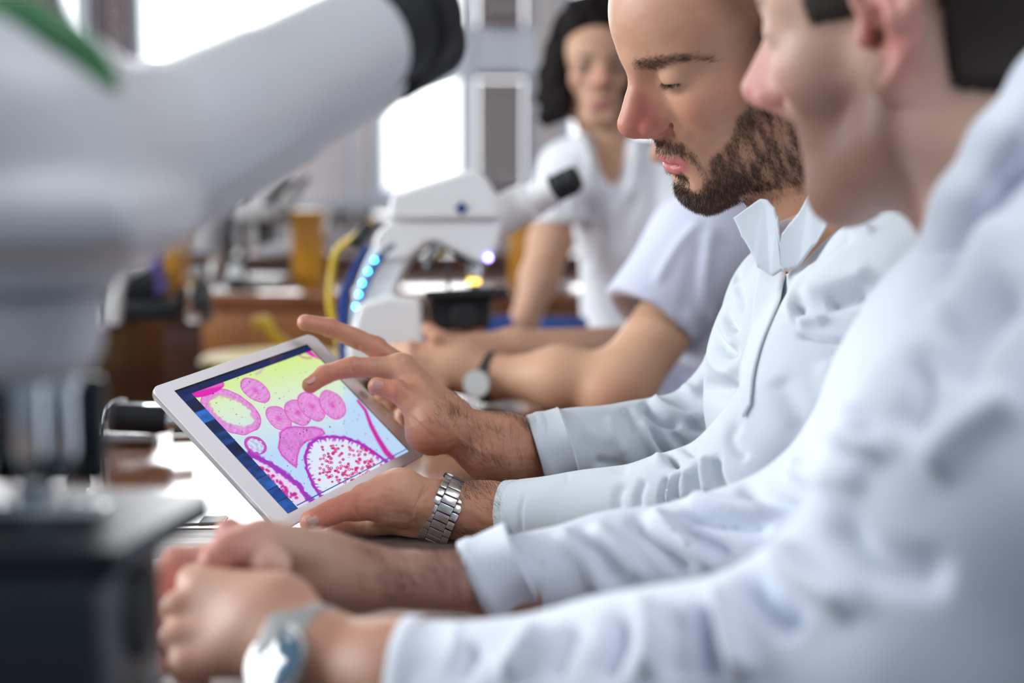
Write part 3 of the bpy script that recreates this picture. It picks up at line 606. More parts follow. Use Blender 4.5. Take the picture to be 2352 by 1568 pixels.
# ================================================================== SMALL THINGS ON THE TABLES
# clamp-on digital eyepiece: black barrel, steel bracket, flat plate
cl_ = thing('microscope_camera', 'small black cylindrical camera with wire bracket near the table corner, left of the tablet', 'camera', T(300, 1030))
b = MB(); b.lathe([(.014, 0), (.0165, .002), (.0165, .058), (.0150, .061), (.0150, .066), (.011, .067)], P(250, 958, 1.66), nrm(RT + FW * .1 - UP * .06), 36); b.obj('barrel', M['black_rubber'], cl_)
b = MB(); b.lathe([(.008, 0), (.012, .001), (.012, .006), (.0075, .007), (.0075, .03)], P(381, 968, 1.665), nrm(RT + FW * .1 - UP * .06), 30); b.obj('lens_mount', M['chrome'], cl_)
b = MB(); b.box(P(322, 930, 1.675), (.060, .03, .003), bev=.001); b.obj('top_plate', M['chrome'], cl_)
b = MB(); b.tube([T(228, 1012) + [0, 0, .004], P(230, 985, 1.64), P(236, 950, 1.64), P(252, 928, 1.645), P(278, 918, 1.66), P(290, 920, 1.67)], .0019, 10); b.obj('wire_bracket', M['chrome'], cl_)
b = MB(); b.box(T(278, 1020) + [0, 0, .008], (.076, .03, .013), bev=.003); b.obj('foot', M['steel'], cl_)
b = MB(); b.box(T(325, 1008) + [0, .0, .010], (.03, .05, .018), bev=.003); b.obj('bracket_block', M['black'], cl_)
b = MB(); b.cyl(T(395, 1000) + [0, 0, .006], T(450, 998) + [0, 0, .006], .005); tag(b.obj('marker_pen', M['black']), 'short black pen lying behind the left edge of the tablet', 'pen')
b = MB(); b.lathe([(.019, 0), (.019, .0015), (.0175, .0015), (.0175, .001), (.0001, .001)], T(180, 1150) + [0, 0, .019], nrm([.95, -.3, .05]), 40, closed=False)
cg = b.obj('watch_glass', M['chrome']); tag(cg, 'small upright round glass cover standing left of the tablet on the glare', 'lens')
sl = []
def slide(px, py, rot, label, stain=None):
    c = T(px, py); t = thing('glass_slide', label, 'slide', c, 'glass slides on the worn table'); R = np.array(Matrix.Rotation(math.radians(rot), 3, 'Z'))
    b = MB(); b.box(c + [0, 0, .0008], (.076, .026, .0012), R, .0002, 1); b.obj('glass_plate', M['slide_glass'], t, smooth=False)
    b = MB(); b.box(c + R @ np.array([.026, 0, .0017]), (.022, .025, .0004), R); b.obj('paper_label', M['paper'], t, smooth=False)
    if stain: b = MB(); b.lathe([(.007, 0), (.006, .0006), (.0001, .0008)], c + R @ np.array([-.012, 0, .0014]), (0, 0, 1), 24, closed=False); b.obj('specimen', M['orange'], t)
    return t
slide(305, 1302, 22, 'clear glass slide lying farther from the camera, above the orange-stained slide')
slide(300, 1372, 6, 'glass slide with an orange specimen stain, beside the clasped hands', 1)
slide(425, 1196, 2, 'dark-edged glass slide in front of the bright glare, behind the stage corner')
# ================================================================== BENCHES BEHIND, LEFT
def bench(label, x0, x1, y0, y1_, z, m, m2_, drawers=3):
    t = thing('lab_bench', label, 'bench', ((x0 + x1) / 2, (y0 + y1_) / 2, 0)); b = MB(); b.box(((x0 + x1) / 2, (y0 + y1_) / 2, z - .02), (x1 - x0 + .04, y1_ - y0 + .04, .04), bev=.004); b.obj('worktop', m, t)
    b = MB(); b.box(((x0 + x1) / 2, (y0 + y1_) / 2, (z - .04) / 2), (x1 - x0, y1_ - y0, z - .04)); b.obj('cabinet', m2_, t, smooth=False)
    w_ = (x1 - x0) / drawers
    for i in range(drawers):
        for k in range(3):
            b = MB(); b.box((x0 + w_ * (i + .5), y0 - .009, z - .14 - k * .2), (w_ - .012, .018, .18), bev=.003); dr = b.obj('drawer', m2_, t)
            b = MB(); b.cyl((x0 + w_ * (i + .5) - .05, y0 - .03, z - .14 - k * .2), (x0 + w_ * (i + .5) + .05, y0 - .03, z - .14 - k * .2), .006); b.obj('handle', M['chrome'], dr)
    return t
bench('dark brown lab bench with drawers at left, behind the glossy table', -1.75, -.80, 2.70, 3.25, .765, M['wood_dark'], M['wood_dark'])
bench('orange-brown lab bench beyond the tablet, in front of the pink wall', -.79, 1.3, 3.60, 4.25, .765, M['wood'], M['wood_orange'], 4)
bench('long dark bench standing under the windows', -3.4, 3.2, 4.75, 5.35, .80, M['wood_dark'], M['wood_dark'], 8)
def onb(px, py, z, d=None): return T(px, py, z)
# binocular head and gear on the dark bench
bq = np.array([P(330, 720, 2.95)[0], 2.95, .765])
g = thing('bench_microscope', 'black bench microscope with purple lens, on the dark bench at left', 'microscope', bq)
b = MB(); b.box(bq + [0, 0, .02], (.17, .15, .04), bev=.01); b.obj('base', M['black'], g)
b = MB(); b.box(bq + [-.03, .02, .07], (.12, .10, .07), bev=.02); b.obj('body', M['black'], g)
b = MB(); b.cyl(bq + [.03, 0, .05], bq + [.015, 0, .165], .022, .016); b.obj('lens_tube', M['purple'], g)
b = MB(); b.cyl(bq + [.07, 0, .045], bq + [.13, -.01, .03], .02, .017); b.obj('knob', M['black_rubber'], g)
b = MB(); bp_ = np.array([P(262, 700, 2.8)[0], 2.80, .765]); b.box(bp_ + [0, 0, .075], (.035, .03, .15), R=np.array(Matrix.Rotation(.12, 3, 'Y')), bev=.004); tag(b.obj('white_carton', M['paper']), 'narrow white carton standing left of the black bench microscope', 'box')
def bottle(px, y, z, h_, r_, m, label, cat='bottle', cap='black', group=None):
    x = (px - 1176) / FPX * y / math.cos(PITCH) ; c = np.array([x, y, z]); t = thing('reagent_bottle', label, cat, c, group)
    b = MB(); b.lathe([(r_ * .95, 0), (r_, .006), (r_, h_ * .62), (r_ * .8, h_ * .74), (r_ * .42, h_ * .80), (r_ * .42, h_ * .90)], c, (0, 0, 1), 32); b.obj('glass_body', m, t)
    b = MB(); b.lathe([(r_ * .5, h_ * .87), (r_ * .5, h_), (r_ * .3, h_)], c, (0, 0, 1), 24); b.obj('cap', M[cap], t); return t
xx = lambda px, y: (px - 1176) / FPX * y
def carton(px, y, z, sx_, sz, m, label, cat='box', name='storage_box'):
    c = np.array([xx(px, y), y, z]); t = thing(name, label, cat, c); b = MB(); b.box(c + [0, 0, sz / 2], (sx_, .14, sz), bev=.004); b.obj('carton', m, t)
    b = MB(); b.box(c + [0, 0, sz - .012], (sx_ + .006, .146, .028), bev=.003); b.obj('lid', m, t); return t
carton(386, 3.45 - .35, .765, .075, .20, M['amber'], 'tall orange-brown box on the dark bench behind the black microscope')
carton(714, 3.95, .765, .085, .20, M['amber'], 'amber box on the bench against the pink wall, left of the yellow cable')
carton(1195, 3.95, .765, .065, .17, M['amber'], 'amber box seen between the blue-lit microscope and the leaning woman\'s arm')
bottle(458, 2.86, .765, .11, .026, M['glass'], 'leftmost clear bottle on the dark bench edge right of the black microscope', cap='chrome'); bottle(505, 3.75, .765, .10, .026, M['glass'], 'clear bottle at the left end of the orange-brown bench', cap='chrome'); bottle(545, 3.7, .765, .09, .024, M['glass'], 'clear bottle just left of the grey stand on the orange-brown bench', cap='chrome')
# white ventilated tower unit under the bright window
c = np.array([xx(455, 4.9), 4.95, .80]); t = thing('glass_cabinet', 'white tall unit on the window bench, right of the orange-brown box', 'cabinet', c)
b = MB(); b.box(c + [0, 0, .22], (.13, .2, .44), bev=.006); b.obj('carcass', M['mic_white'], t); b = MB(); b.box(c + [0, -.104, .22], (.11, .008, .40), bev=.002); d_ = b.obj('door', M['mic_white'], t); b = MB(); b.cyl(c + [.045, -.115, .18], c + [.045, -.115, .26], .005); b.obj('handle', M['chrome'], d_)
# grey stands: dissecting microscopes on the far bench
def small_scope(px, y, z, label, sc=1., m=M['mic_grey']):
    c = np.array([xx(px, y), y, z]); t = thing('dissecting_microscope', label, 'microscope', c)
    b = MB(); b.box(c + [0, 0, .015 * sc], (.15 * sc, .16 * sc, .03 * sc), bev=.006); b.obj('base', m, t)
    b = MB(); b.cyl(c + [-.04 * sc, .03, .03 * sc], c + [-.04 * sc, .03, .26 * sc], .012 * sc); b.obj('pillar', M['steel_dark'], t)
    b = MB(); b.box(c + [0, .0, .20 * sc], (.11 * sc, .07 * sc, .05 * sc), bev=.012 * sc); b.obj('head', m, t)
    b = MB(); b.cyl(c + [.02 * sc, 0, .18 * sc], c + [.02 * sc, 0, .11 * sc], .022 * sc, .016 * sc); b.obj('lens', M['black'], t)
    for e in (-1, 1): b = MB(); b.cyl(c + [.03 * sc, e * .02, .22 * sc], c + [.09 * sc, e * .02, .29 * sc], .014 * sc, .012 * sc); b.obj('eyepiece', M['black'], t)
small_scope(590, 3.8, .765, 'grey dissecting microscope standing on the orange-brown bench left of the amber box', 1.0)
small_scope(655, 4.9, .80, 'distant grey microscope on the window bench behind the amber box', .9)
b = MB(); c = np.array([xx(527, 4.15), 4.15, .765]); b.box(c + [0, 0, .15], (.028, .05, .30), bev=.004); tag(b.obj('dark_panel', M['steel_dark']), 'narrow dark upright panel right of the white tall unit', 'panel')
# yellow stool frame parts visible over the tablet
ys = thing('stool', 'yellow-framed stool standing beyond the tablet by the orange-brown bench', 'stool', (xx(610, 3.1), 3.15, 0))
sc_ = np.array([xx(610, 3.1), 3.15, .62]); b = MB(); b.lathe([(.15, 0), (.16, .01), (.16, .03), (.15, .04)], sc_, (0, 0, 1), 40); b.obj('seat', M['yellow'], ys)
for a in range(4):
    t0 = math.radians(45 + 90 * a); b = MB(); b.tube([sc_ + [.10 * math.cos(t0), .10 * math.sin(t0), 0], [sc_[0] + .19 * math.cos(t0), sc_[1] + .19 * math.sin(t0), .0]], .012, 10, 4); b.obj('leg', M['yellow'], ys)
b = MB(); b.tube([P(582, 742, 3.1), P(612, 738, 3.1), P(628, 770, 3.1), sc_ + [.08, .0, .03]], .012, 12, 30); b.obj('back_rail', M['yellow'], ys)
# blue trays behind the arms
def tray(px0, px1, y, label):
    x0, x1 = xx(px0, y), xx(px1, y); t = thing('plastic_tray', label, 'tray', ((x0 + x1) / 2, y, TABLE)); b = MB(); c = ((x0 + x1) / 2, y, TABLE + .004); b.box(c, (x1 - x0, .10, .008), bev=.002)
    for e in (-1, 1): b.box((c[0], y + e * .048, TABLE + .028), (x1 - x0, .005, .056), bev=.001); b.box((c[0] + e * (x1 - x0) / 2, y, TABLE + .028), (.005, .10, .056), bev=.001)
    b.obj('tray_body', M['bluep'], t)
tray(1118, 1176, 2.66, 'blue plastic tray just left of the leaning woman\'s forearm'); tray(1246, 1345, 2.64, 'blue plastic tray just right of the leaning woman\'s forearm')
# ================================================================== PEOPLE
def rest(V, up=.0008):
    """cloth and arms lie on the table tops and hang in front of the table edge"""
    V = V.copy(); e = np.where(V[:, 1] > 1.92, .165 + .035 * np.clip((V[:, 1] - 1.92) / .88, 0, 1), .165); m = (V[:, 0] < e) & (V[:, 2] < TABLE + up) & (V[:, 1] < 2.80)
    top = m & (V[:, 2] > TABLE - .07) ; V[top, 2] = TABLE + up ; low = m & ~top; far = low & (V[:, 1] > 2.70); V[far, 1] = 2.803; low &= ~far; V[low, 0] = e[low] + .003
    return V
def cam2w(v): return v[0] * RT - v[1] * UP + v[2] * FW
def pose(fwd, left, up, t, s):
    R = np.stack([cam2w(fwd), cam2w(left), cam2w(up)], 1); U_, _, Vt = np.linalg.svd(R); R = U_ @ Vt
    return R, CAM + cam2w(np.array(t)), s
def l2w(pz, L): R, t, s = pz; return np.asarray(L) @ R.T * s + t
def w2l(pz, W): R, t, s = pz; return (np.asarray(W) - t) @ R / s
mm = lambda *a: np.array(a) / 1000.

def head_mesh(h, pz, neck, neck_r=.058, lids=.2, slim=1.0, jaw=1.0, nose=1.0, full=1.0, chin=0, ears=(1, -1)):
    """head in its own frame (x forward, y left, z up, mm), neck runs to a world point"""
    s = Sdf(h); J = jaw
    s.ell(mm(-6, 0, 52), mm(93, 75, 80), k=.01)
    s.ell(mm(38, 0, 42), mm(51, 60, 46), k=.03)
    s.ell(mm(34, 0, -20), mm(48, 56 * slim, 66), k=.03)
    for e in (1, -1):
        s.cap(mm(2, 50 * slim * J, -58), mm(66 + chin, 14, -88), .0165, .017, k=.024)
        s.cap(mm(-2, 54 * slim, -10), mm(2, 50 * slim * J, -58), .017, .0165, k=.02) if e == 1 else None
        s.ell(mm(56, e * 42 * slim, -12), mm(20, 18, 17), k=.022)           # cheekbone
        s.cap(mm(83, e * 8, 29), mm(62, e * 47, 28), .0085, .008, k=.014)    # brow ridge
    for e in (-1,):
        s.cap(mm(2, e * 50 * slim * J, -58), mm(66 + chin, e * 14, -88), .0165, .017, k=.024)
        s.cap(mm(-2, e * 54 * slim, -10), mm(2, e * 50 * slim * J, -58), .017, .0165, k=.02)
    s.ell(mm(69 + chin, 0, -92), mm(14.5, 19, 13.5), k=.014)
    s.ell(mm(68 - 6 * (1 - full), 0, -54), mm(23, 29, 25), k=.02)
    s.cap(mm(8, 0, -58), mm(58 + chin, 0, -84), .020, .012, k=.02)
    for e in (1, -1):
        s.ell(mm(97, e * 33, 11), mm(22, 23, 12.5), k=.010, op='s')          # socket
        s.ell(mm(70, e * 34, 13), mm(14.2, 17.0, 13.8), k=.006)            # lids
    # nose
    n = nose
    for e in (1, -1):
        s.cap(mm(76, e * 6, 10), mm(86, e * 10, -16), .0085, .0095, k=.012)   # nasal side walls
        s.cap(mm(84, e * 5, -2), mm(98, e * 7, -20), .0075, .0085, k=.008)
    s.cap(mm(82, 0, 24), mm(101 * n, 0, -8), .0075, .0082, k=.012)
    s.cap(mm(98 * n, 0, -4), mm(109, 0, -18), .0078, .0098, k=.008)
    s.ell(mm(108.5, 0, -18.5), mm(10, 9.5, 9.8), k=.005)
    for e in (1, -1):
        s.ell(mm(95, e * 12.5, -24.5), mm(13, 7.6, 8.8), k=.004)
        s.cap(mm(84, e * 17, -22), mm(78, e * 24, -36), .003, k=.010)
    for e in (1, -1): s.cap(mm(106, e * 9.0, -28.5), mm(97, e * 18, -29.5), .0010, .0004, k=.0012, op='s')
    s.cap(mm(106, 0, -26), mm(88, 0, -36), .0052, .007, k=.006)
    for e in (1, -1):
        s.ell(mm(99.5, e * 9.6, -33), mm(8.0, 4.3, 4.6), R=None, k=.0015, op='s')
        s.chain([mm(84.5, e * 20, -21), mm(83.5, e * 21, -27), mm(86.5, e * 18.5, -34), mm(92, e * 15, -35)], [.0002, .0008, .0008, .0005], k=.004, op='s')
    s.cap(mm(98, 0, -40), mm(100, 0, -50), .0018, k=.006, op='s')         # philtrum
    # lips
    up = [mm(87.5, 0, -56), mm(86.5, 9, -56.5), mm(81, 19, -59.5), mm(74, 26, -62)]
    lo = [mm(86, 0, -68), mm(84.5, 9, -67.5), mm(79, 18, -65.5), mm(73.5, 25, -63)]
    for e in (1, -1):
        q = np.array([1 - .07 * (1 - full), e, 1]); s.chain([a * q for a in up], [.0058, .0056, .0042, .0022], k=.004)
        s.chain([a * q for a in lo], [.0064, .0060, .0042, .0022], k=.004)
        s.chain([a * q for a in (mm(94, 0, -62), mm(91, 10, -62), mm(84, 20, -62), mm(77, 27, -63))], [.0012, .0012, .0010, .0006], k=.0022, op='s')
    s.cap(mm(88, -12, -80), mm(88, 12, -80), .004, k=.012, op='s')
    for e in (1, -1):                                                      # lid opening
        zz = 6.4 - lids * 3; q = math.sqrt(1 - ((13 - zz) / 13.8) ** 2)
        cv = [mm(70 + 14.0 * q * math.cos(a), e * (34 + 16.8 * q * math.sin(a)), zz + 1.3 * abs(a)) for a in (-.85, -.45, 0, .45, .9, 1.2)]
        s.chain(cv, [.0008, .0016 + lids * .002, .0019 + lids * .004, .0018 + lids * .004, .0014, .0006], k=.0010, op='s')
    for e in ears:
        y = lambda v: e * v
        rim = [mm(8, y(74), 4), mm(10, y(79), 22), mm(3, y(84), 35), mm(-9, y(87), 39), mm(-20, y(88), 30), mm(-23, y(88), 12), mm(-18, y(86), -8), mm(-8, y(82), -22)]
        s.ell(mm(-8, y(79), 8), mm(16, 5, 28), k=.006)
        s.cap(mm(-6, y(70), 4), mm(-10, y(80), 6), .014, k=.006)
        s.chain(rim, [.003, .0038, .004, .0042, .0042, .004, .004, .005], k=.004)
        s.chain([mm(-8, y(82), -22), mm(-2, y(79), -29), mm(4, y(75), -22)], [.0058, .0068, .005], k=.005)
        s.chain([mm(-4, y(84), 27), mm(-13, y(85), 14), mm(-12, y(84), 0), mm(-4, y(82), -10)], [.0025, .003, .003, .0028], k=.003)
        s.ell(mm(-1, y(86), 3), mm(9, 10, 14), k=.003, op='s')
        s.ell(mm(3, y(76), -1), mm(5, 12, 6), k=.003, op='s')
        s.ell(mm(10, y(78), -1), mm(4.5, 4, 6), k=.005)
    nb = w2l(pz, neck)
    s.cap(mm(-22, 0, -20), nb, .056, neck_r / pz[2], k=.03)
    s.cap(mm(-18, 0, -50), nb + mm(4, 0, 0), .042, .043, k=.025)
    V, F = s.mesh(); V = relax(V, F, 1, .4)
    return l2w(pz, V), F

def eyes(pz, parent, iris=(.10, .055, .03)):
    for e in (1, -1):
        bm = bmesh.new(); bmesh.ops.create_uvsphere(bm, u_segments=32, v_segments=24, radius=.0127)
        V = np.array([v.co[:] for v in bm.verts]); F = [[v.index for v in f.verts] for f in bm.faces]; bm.free()
        g = nrm([.86, 0, -.38]); d = (V / .0127) @ g; c = np.ones((len(V), 3)); c[d > .88] = iris; c[d > .975] = .02
        W = l2w(pz, V * np.array([1, 1.12, 1]) + mm(70, e * 33.5, 12.5)); mesh_obj('eye', W, F, M['eye'], parent, cols=c)

def head_tint(L, lips=.8, stub=0, red=.6, beard=None, scalp=None, beardcol=(.22, .19, .18)):
    """intrinsic skin colour variation, local coordinates"""
    x, y, z = L[:, 0] * 1000, abs(L[:, 1]) * 1000, L[:, 2] * 1000; c = np.ones((len(L), 3))
    def blob(cx, cy, cz, r): return np.exp(-(((x - cx) / r[0]) ** 2 + ((y - cy) / r[1]) ** 2 + ((z - cz) / r[2]) ** 2))
    r = np.clip(blob(106, 0, -20, (16, 16, 14)) + blob(94, 13, -26, (14, 9, 10)) + .5 * blob(60, 44, -16, (26, 20, 16)) + .8 * blob(96, 8, -6, (14, 12, 16)) + .9 * blob(-5, 86, 0, (26, 10, 34)), 0, 1) * red
    c *= 1 - r[:, None] * np.array([.05, .42, .33])
    lip = np.clip(1.3 * np.exp(-((z + 57 + .12 * y) / 4.2) ** 4) + 1.3 * np.exp(-((z + 68 - .15 * y) / 4.4) ** 4), 0, 1) * np.clip((27 - y) / 5, 0, 1) * (x > 70) * lips
    c *= 1 - lip[:, None] * np.array([.04, .44, .10])
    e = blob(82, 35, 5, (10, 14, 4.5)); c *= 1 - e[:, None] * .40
    if beard is not None: c = c * (1 - beard[:, None]) + np.array(beardcol) * beard[:, None]
    if scalp is not None: c = c * (1 - scalp[:, None]) + np.array((.16, .14, .13)) * scalp[:, None]
    return c
def sample(V, F, wt, n):
    """random points on the faces with per-vertex weight"""
    a = V[F[:, 1]] - V[F[:, 0]]; b = V[F[:, 3]] - V[F[:, 0]]; ar = np.linalg.norm(np.cross(a, b), axis=1) * wt[F].mean(1)
    i = rng.choice(len(F), n, p=ar / ar.sum()); u, v = rng.random(n)[:, None], rng.random(n)[:, None]
    N = np.cross(a[i], b[i]); N /= np.linalg.norm(N, axis=1)[:, None] + 1e-12
    return V[F[i, 0]] + a[i] * u + b[i] * v, N, i

def finger(s, pts, r, k=.004): s.chain([np.asarray(p) for p in pts], r, k=k)
FR = [.0108, .0094, .0086, .0074]
def nail(parent, c, d, n, L=.0115, W=.0105):
    """c centre on the skin, d towards the fingertip, n out of the nail"""
    d = nrm(d); n = nrm(n - d * (n @ d)); b = np.cross(n, d); V = []; F = []; K = 9
    for i in range(K):
        for j in range(K):
            u, v = -1 + 2 * i / (K - 1), -1 + 2 * j / (K - 1); uu, vv = u * math.sqrt(1 - .42 * v * v), v * math.sqrt(1 - .42 * u * u)
            V.append(c + d * uu * L / 2 + b * vv * W / 2 - n * (vv * vv * W * .22 + .0008 * max(0, uu) ** 3))
    for i in range(K - 1):
        for j in range(K - 1): F.append((i * K + j, (i + 1) * K + j, (i + 1) * K + j + 1, i * K + j + 1))
    o = mesh_obj('fingernail', V, F, M['nail'], parent); m = o.modifiers.new('thick', 'SOLIDIFY'); m.thickness = .0008; m.offset = 0
    return o
def sheet(name, pts, mat_, parent, th=.0012, sub=3, wob=.0012, seed=1):
    bm = bmesh.new(); vs = [bm.verts.new(tuple(p)) for p in pts]; f = bm.faces.new(vs)
    bmesh.ops.triangulate(bm, faces=[f]); 
    for _ in range(sub): bmesh.ops.subdivide_edges(bm, edges=bm.edges[:], cuts=1, use_grid_fill=True)
    bm.verts.index_update(); V = np.array([v.co[:] for v in bm.verts]); F = [[v.index for v in f.verts] for f in bm.faces]; bm.free()
    V = V + (wnoise(V, 18, seed) * wob)[:, None] * nrm(CAM - V.mean(0))
    o = mesh_obj(name, V, F, mat_, parent); m = o.modifiers.new('soft', 'SMOOTH'); m.factor = .5; m.iterations = 5; m = o.modifiers.new('thick', 'SOLIDIFY'); m.thickness = th; m.offset = 0
    return o
def surf(V, N, px, py, rad=9):
    q = proj(V); m = (np.hypot(q[:, 0] - px, q[:, 1] - py) < rad) & (((CAM - V) * N).sum(1) > 0); i = np.where(m)[0]
    if len(i) == 0: i = np.argsort(np.hypot(q[:, 0] - px, q[:, 1] - py))[:8]
    d = (V[i] - CAM) @ FW; j = i[d < d.min() + .012]; return V[j].mean(0), nrm(N[j].mean(0))
def ring_band(c, ax, major, r1, r2, width, th, seg=64, bulge=.0):
    """elliptical band round a wrist: c centre, ax wrist axis, major dir of radius r1"""
    ax = nrm(ax); u = nrm(major - ax * (major @ ax)); v = np.cross(ax, u); t = np.linspace(0, 2 * np.pi, seg, endpoint=False); V = []
    for (h, o_) in ((-.5, 0), (-.5, 1), (-.42, 1.15), (.42, 1.15), (.5, 1), (.5, 0)):
        V.append(c + ax * h * width + np.cos(t)[:, None] * u * (r1 + th * o_) + np.sin(t)[:, None] * v * (r2 + th * o_))
    F = [(k * seg + j, k * seg + (j + 1) % seg, ((k + 1) % 6) * seg + (j + 1) % seg, ((k + 1) % 6) * seg + j) for k in range(6) for j in range(seg)]
    return np.concatenate(V), F
def skin_tint(V, red_pts=(), r=.012, amt=.6):
    c = np.ones((len(V), 3))
    for p in red_pts: c *= 1 - amt * np.exp(-((V - p) ** 2).sum(1) / r ** 2)[:, None] * np.array([.02, .30, .28])
    return c

# ------------------------------------------------------------------ man with tablet
pA = pose((-.881, .445, -.163), (.310, .281, -.908), (-.358, -.850, -.385), np.array([.185, -.239, 1.156]) * 1.05, 1.05)
manA = thing('person', 'bearded man in pale lab shirt with steel watch, holding and touching the white tablet', 'person', P(1980, 1560, 1.26))
neckA = P(1925, 570, 1.235)
HV, HF = head_mesh(.00125, pA, neckA, .050, lids=.16)
LA = w2l(pA, HV); sym = LA.copy(); sym[:, 1] = abs(sym[:, 1]); Q = proj(l2w(pA, sym))
beardP = [(1497, 324), (1512, 320), (1530, 319), (1545, 326), (1558, 328), (1578, 332), (1594, 348), (1604, 372), (1614, 386), (1630, 366), (1646, 351), (1669, 328), (1686, 304), (1690, 274), (1716, 250), (1745, 150), (1850, 130), (1900, 300), (1850, 440), (1760, 470), (1700, 500), (1620, 520), (1500, 500), (1530, 430), (1552, 408), (1563, 398), (1577, 406), (1581, 428), (1592, 440), (1606, 442), (1616, 430), (1616, 405), (1604, 388), (1597, 374), (1582, 362), (1556, 352), (1534, 354), (1521, 352), (1509, 344), (1498, 338)]
xA, yA, zA = LA[:, 0] * 1000, abs(LA[:, 1]) * 1000, LA[:, 2] * 1000
beard = softpoly(Q[:, :2], beardP, 7) * (zA < 5) * (xA > -18)
beard *= np.where(zA < -96 - (84 - xA) * .10, .55, 1)
streak = np.clip(.5 + .75 * wnoise(LA, 95, 11, aniso=np.diag([1, 1, .30])), 0, 1); dense = np.clip((-zA - 72) / 14, 0, 1) * np.clip((xA - 40) / 16, 0, 1); streak = np.maximum(streak, np.maximum(dense, (zA > -62) & (xA > 72) & (yA < 26))); patch = .45 + .55 * streak
browP = [(1449, 146), (1458, 140), (1500, 134), (1545, 131), (1590, 134), (1640, 143), (1590, 142), (1545, 146), (1512, 154), (1480, 160), (1458, 158)]
browm = softpoly(Q[:, :2], browP, 5) * (xA > 40)
scalp = softpoly(Q[:, :2], [(1600, -900), (1615, -60), (1640, 10), (1690, 60), (1706, 120), (1716, 190), (1722, 262), (1790, 262), (1800, 200), (2300, 300), (2300, -900)], 34) * (yA < 79 + (xA < -22) * 20) * (zA > -45)
scalp = scalp * .62
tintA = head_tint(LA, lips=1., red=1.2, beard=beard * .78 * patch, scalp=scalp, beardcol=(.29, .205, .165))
# hands and forearms of the man with the tablet, right hand touching the screen
s = Sdf(.0013)
wr = P(1040, 985, 1.34); fa = P(1147, 1034, 1.335); el = P(1330, 1052, 1.37)
s.cap(wr, fa, .0215, .0315, k=.02); s.cap(fa, el, .0315, .029, k=.02)
mI, mM, mR, mP = P(924, 848, 1.365), P(944, 862, 1.385), P(966, 885, 1.405), P(985, 915, 1.42)
for q, rr in ((mI, .0125), (mM, .0125), (mR, .0118), (mP, .0115)): s.cap(P(1028, 968, 1.35), q, .0195, rr, k=.012)
finger(s, [mI, P(812, 842, 1.355), P(748, 860, 1.345), P(712, 884, 1.334)], [.0120, .0096, .0086, .0076])
finger(s, [mM, P(864, 797, 1.385), P(757, 752, 1.375), P(703, 740, 1.37)], [.0120, .0103, .0088, .0078])
finger(s, [mR, P(905, 872, 1.43), P(880, 905, 1.44), P(905, 930, 1.435)], FR)
finger(s, [mP, P(945, 930, 1.43), P(925, 955, 1.43), P(930, 985, 1.425)], [.010, .0088, .008, .007])
cmc = P(1002, 978, 1.325); s.cap(P(1035, 975, 1.335), cmc, .021, .0205, k=.012)
s.cap(cmc, P(958, 936, 1.33), .0205, .0128, k=.010); s.cap(cmc, mI, .015, .012, k=.012)
finger(s, [P(958, 936, 1.33), P(914, 898, 1.332), P(866, 888, 1.335)], [.0126, .0098, .0086])
s.ell(P(985, 996, 1.325), mm(22, 20, 18), k=.012)
RV, RF = s.mesh(); RV = relax(RV, RF, 2, .5)
rN = vnormals(RV, RF)
RV = RV + rN * (.0005 * wnoise(RV, 40, 5) + .00012 * wnoise(RV, 120, 6))[:, None]
RV = folds(RV, RF, [([(936, 952), (975, 985), (1000, 1015)], 5, -.0012), ([(912, 880), (918, 905)], 4, -.0009), ([(805, 826), (812, 858)], 4, -.0012), ([(752, 846), (758, 876)], 3.5, -.0009), ([(870, 815), (930, 826)], 4, -.0012), ([(948, 850), (1010, 915), (1050, 940)], 9, .0011), ([(1010, 950), (1060, 1010), (1140, 1050)], 12, .0010), ([(820, 790), (824, 812)], 4, -.0010), ([(1035, 935), (1052, 1000)], 5, -.0010)])
rtA = skin_tint(RV, [P(708, 887, 1.33), P(750, 860, 1.34), P(812, 842, 1.35), P(700, 742, 1.37), P(760, 755, 1.37), P(865, 800, 1.38), P(914, 898, 1.33), P(870, 888, 1.33), P(985, 1005, 1.3)], .018, .75)
# left hand carrying the tablet
s = Sdf(.0013)
wl = P(1015, 1176, 1.262); fl = P(1110, 1184, 1.255); e2 = P(1300, 1182, 1.235)
s.cap(wl, fl, .0262, .0262, k=.02); s.cap(fl, e2, .0262, .028, k=.02)
tm = P(842, 1152, 1.225); cm = P(915, 1142, 1.24)
s.cap(P(990, 1165, 1.255), cm, .0235, .0235, k=.014); s.cap(cm, tm, .0225, .0160, k=.012)
finger(s, [tm, P(770, 1174, 1.198), P(716, 1196, 1.178)], [.0155, .0104, .0096])
for q, rr in ((P(862, 1196, 1.262), .012), (P(880, 1190, 1.29), .0125), (P(895, 1170, 1.31), .0125)): s.cap(P(970, 1180, 1.27), q, .020, rr, k=.014)
finger(s, [P(862, 1200, 1.262), P(800, 1213, 1.262), P(762, 1219, 1.25)], [.0120, .0092, .0084])
finger(s, [P(880, 1190, 1.29), P(810, 1180, 1.305), P(770, 1150, 1.325), P(760, 1120, 1.335)], FR)
finger(s, [P(895, 1170, 1.31), P(840, 1140, 1.34), P(810, 1110, 1.355), P(800, 1085, 1.365)], FR)
LV, LF = s.mesh(); LV = relax(LV, LF, 2, .5)
LV = LV + vnormals(LV, LF) * (.0005 * wnoise(LV, 40, 8) + .0001 * wnoise(LV, 120, 9))[:, None]
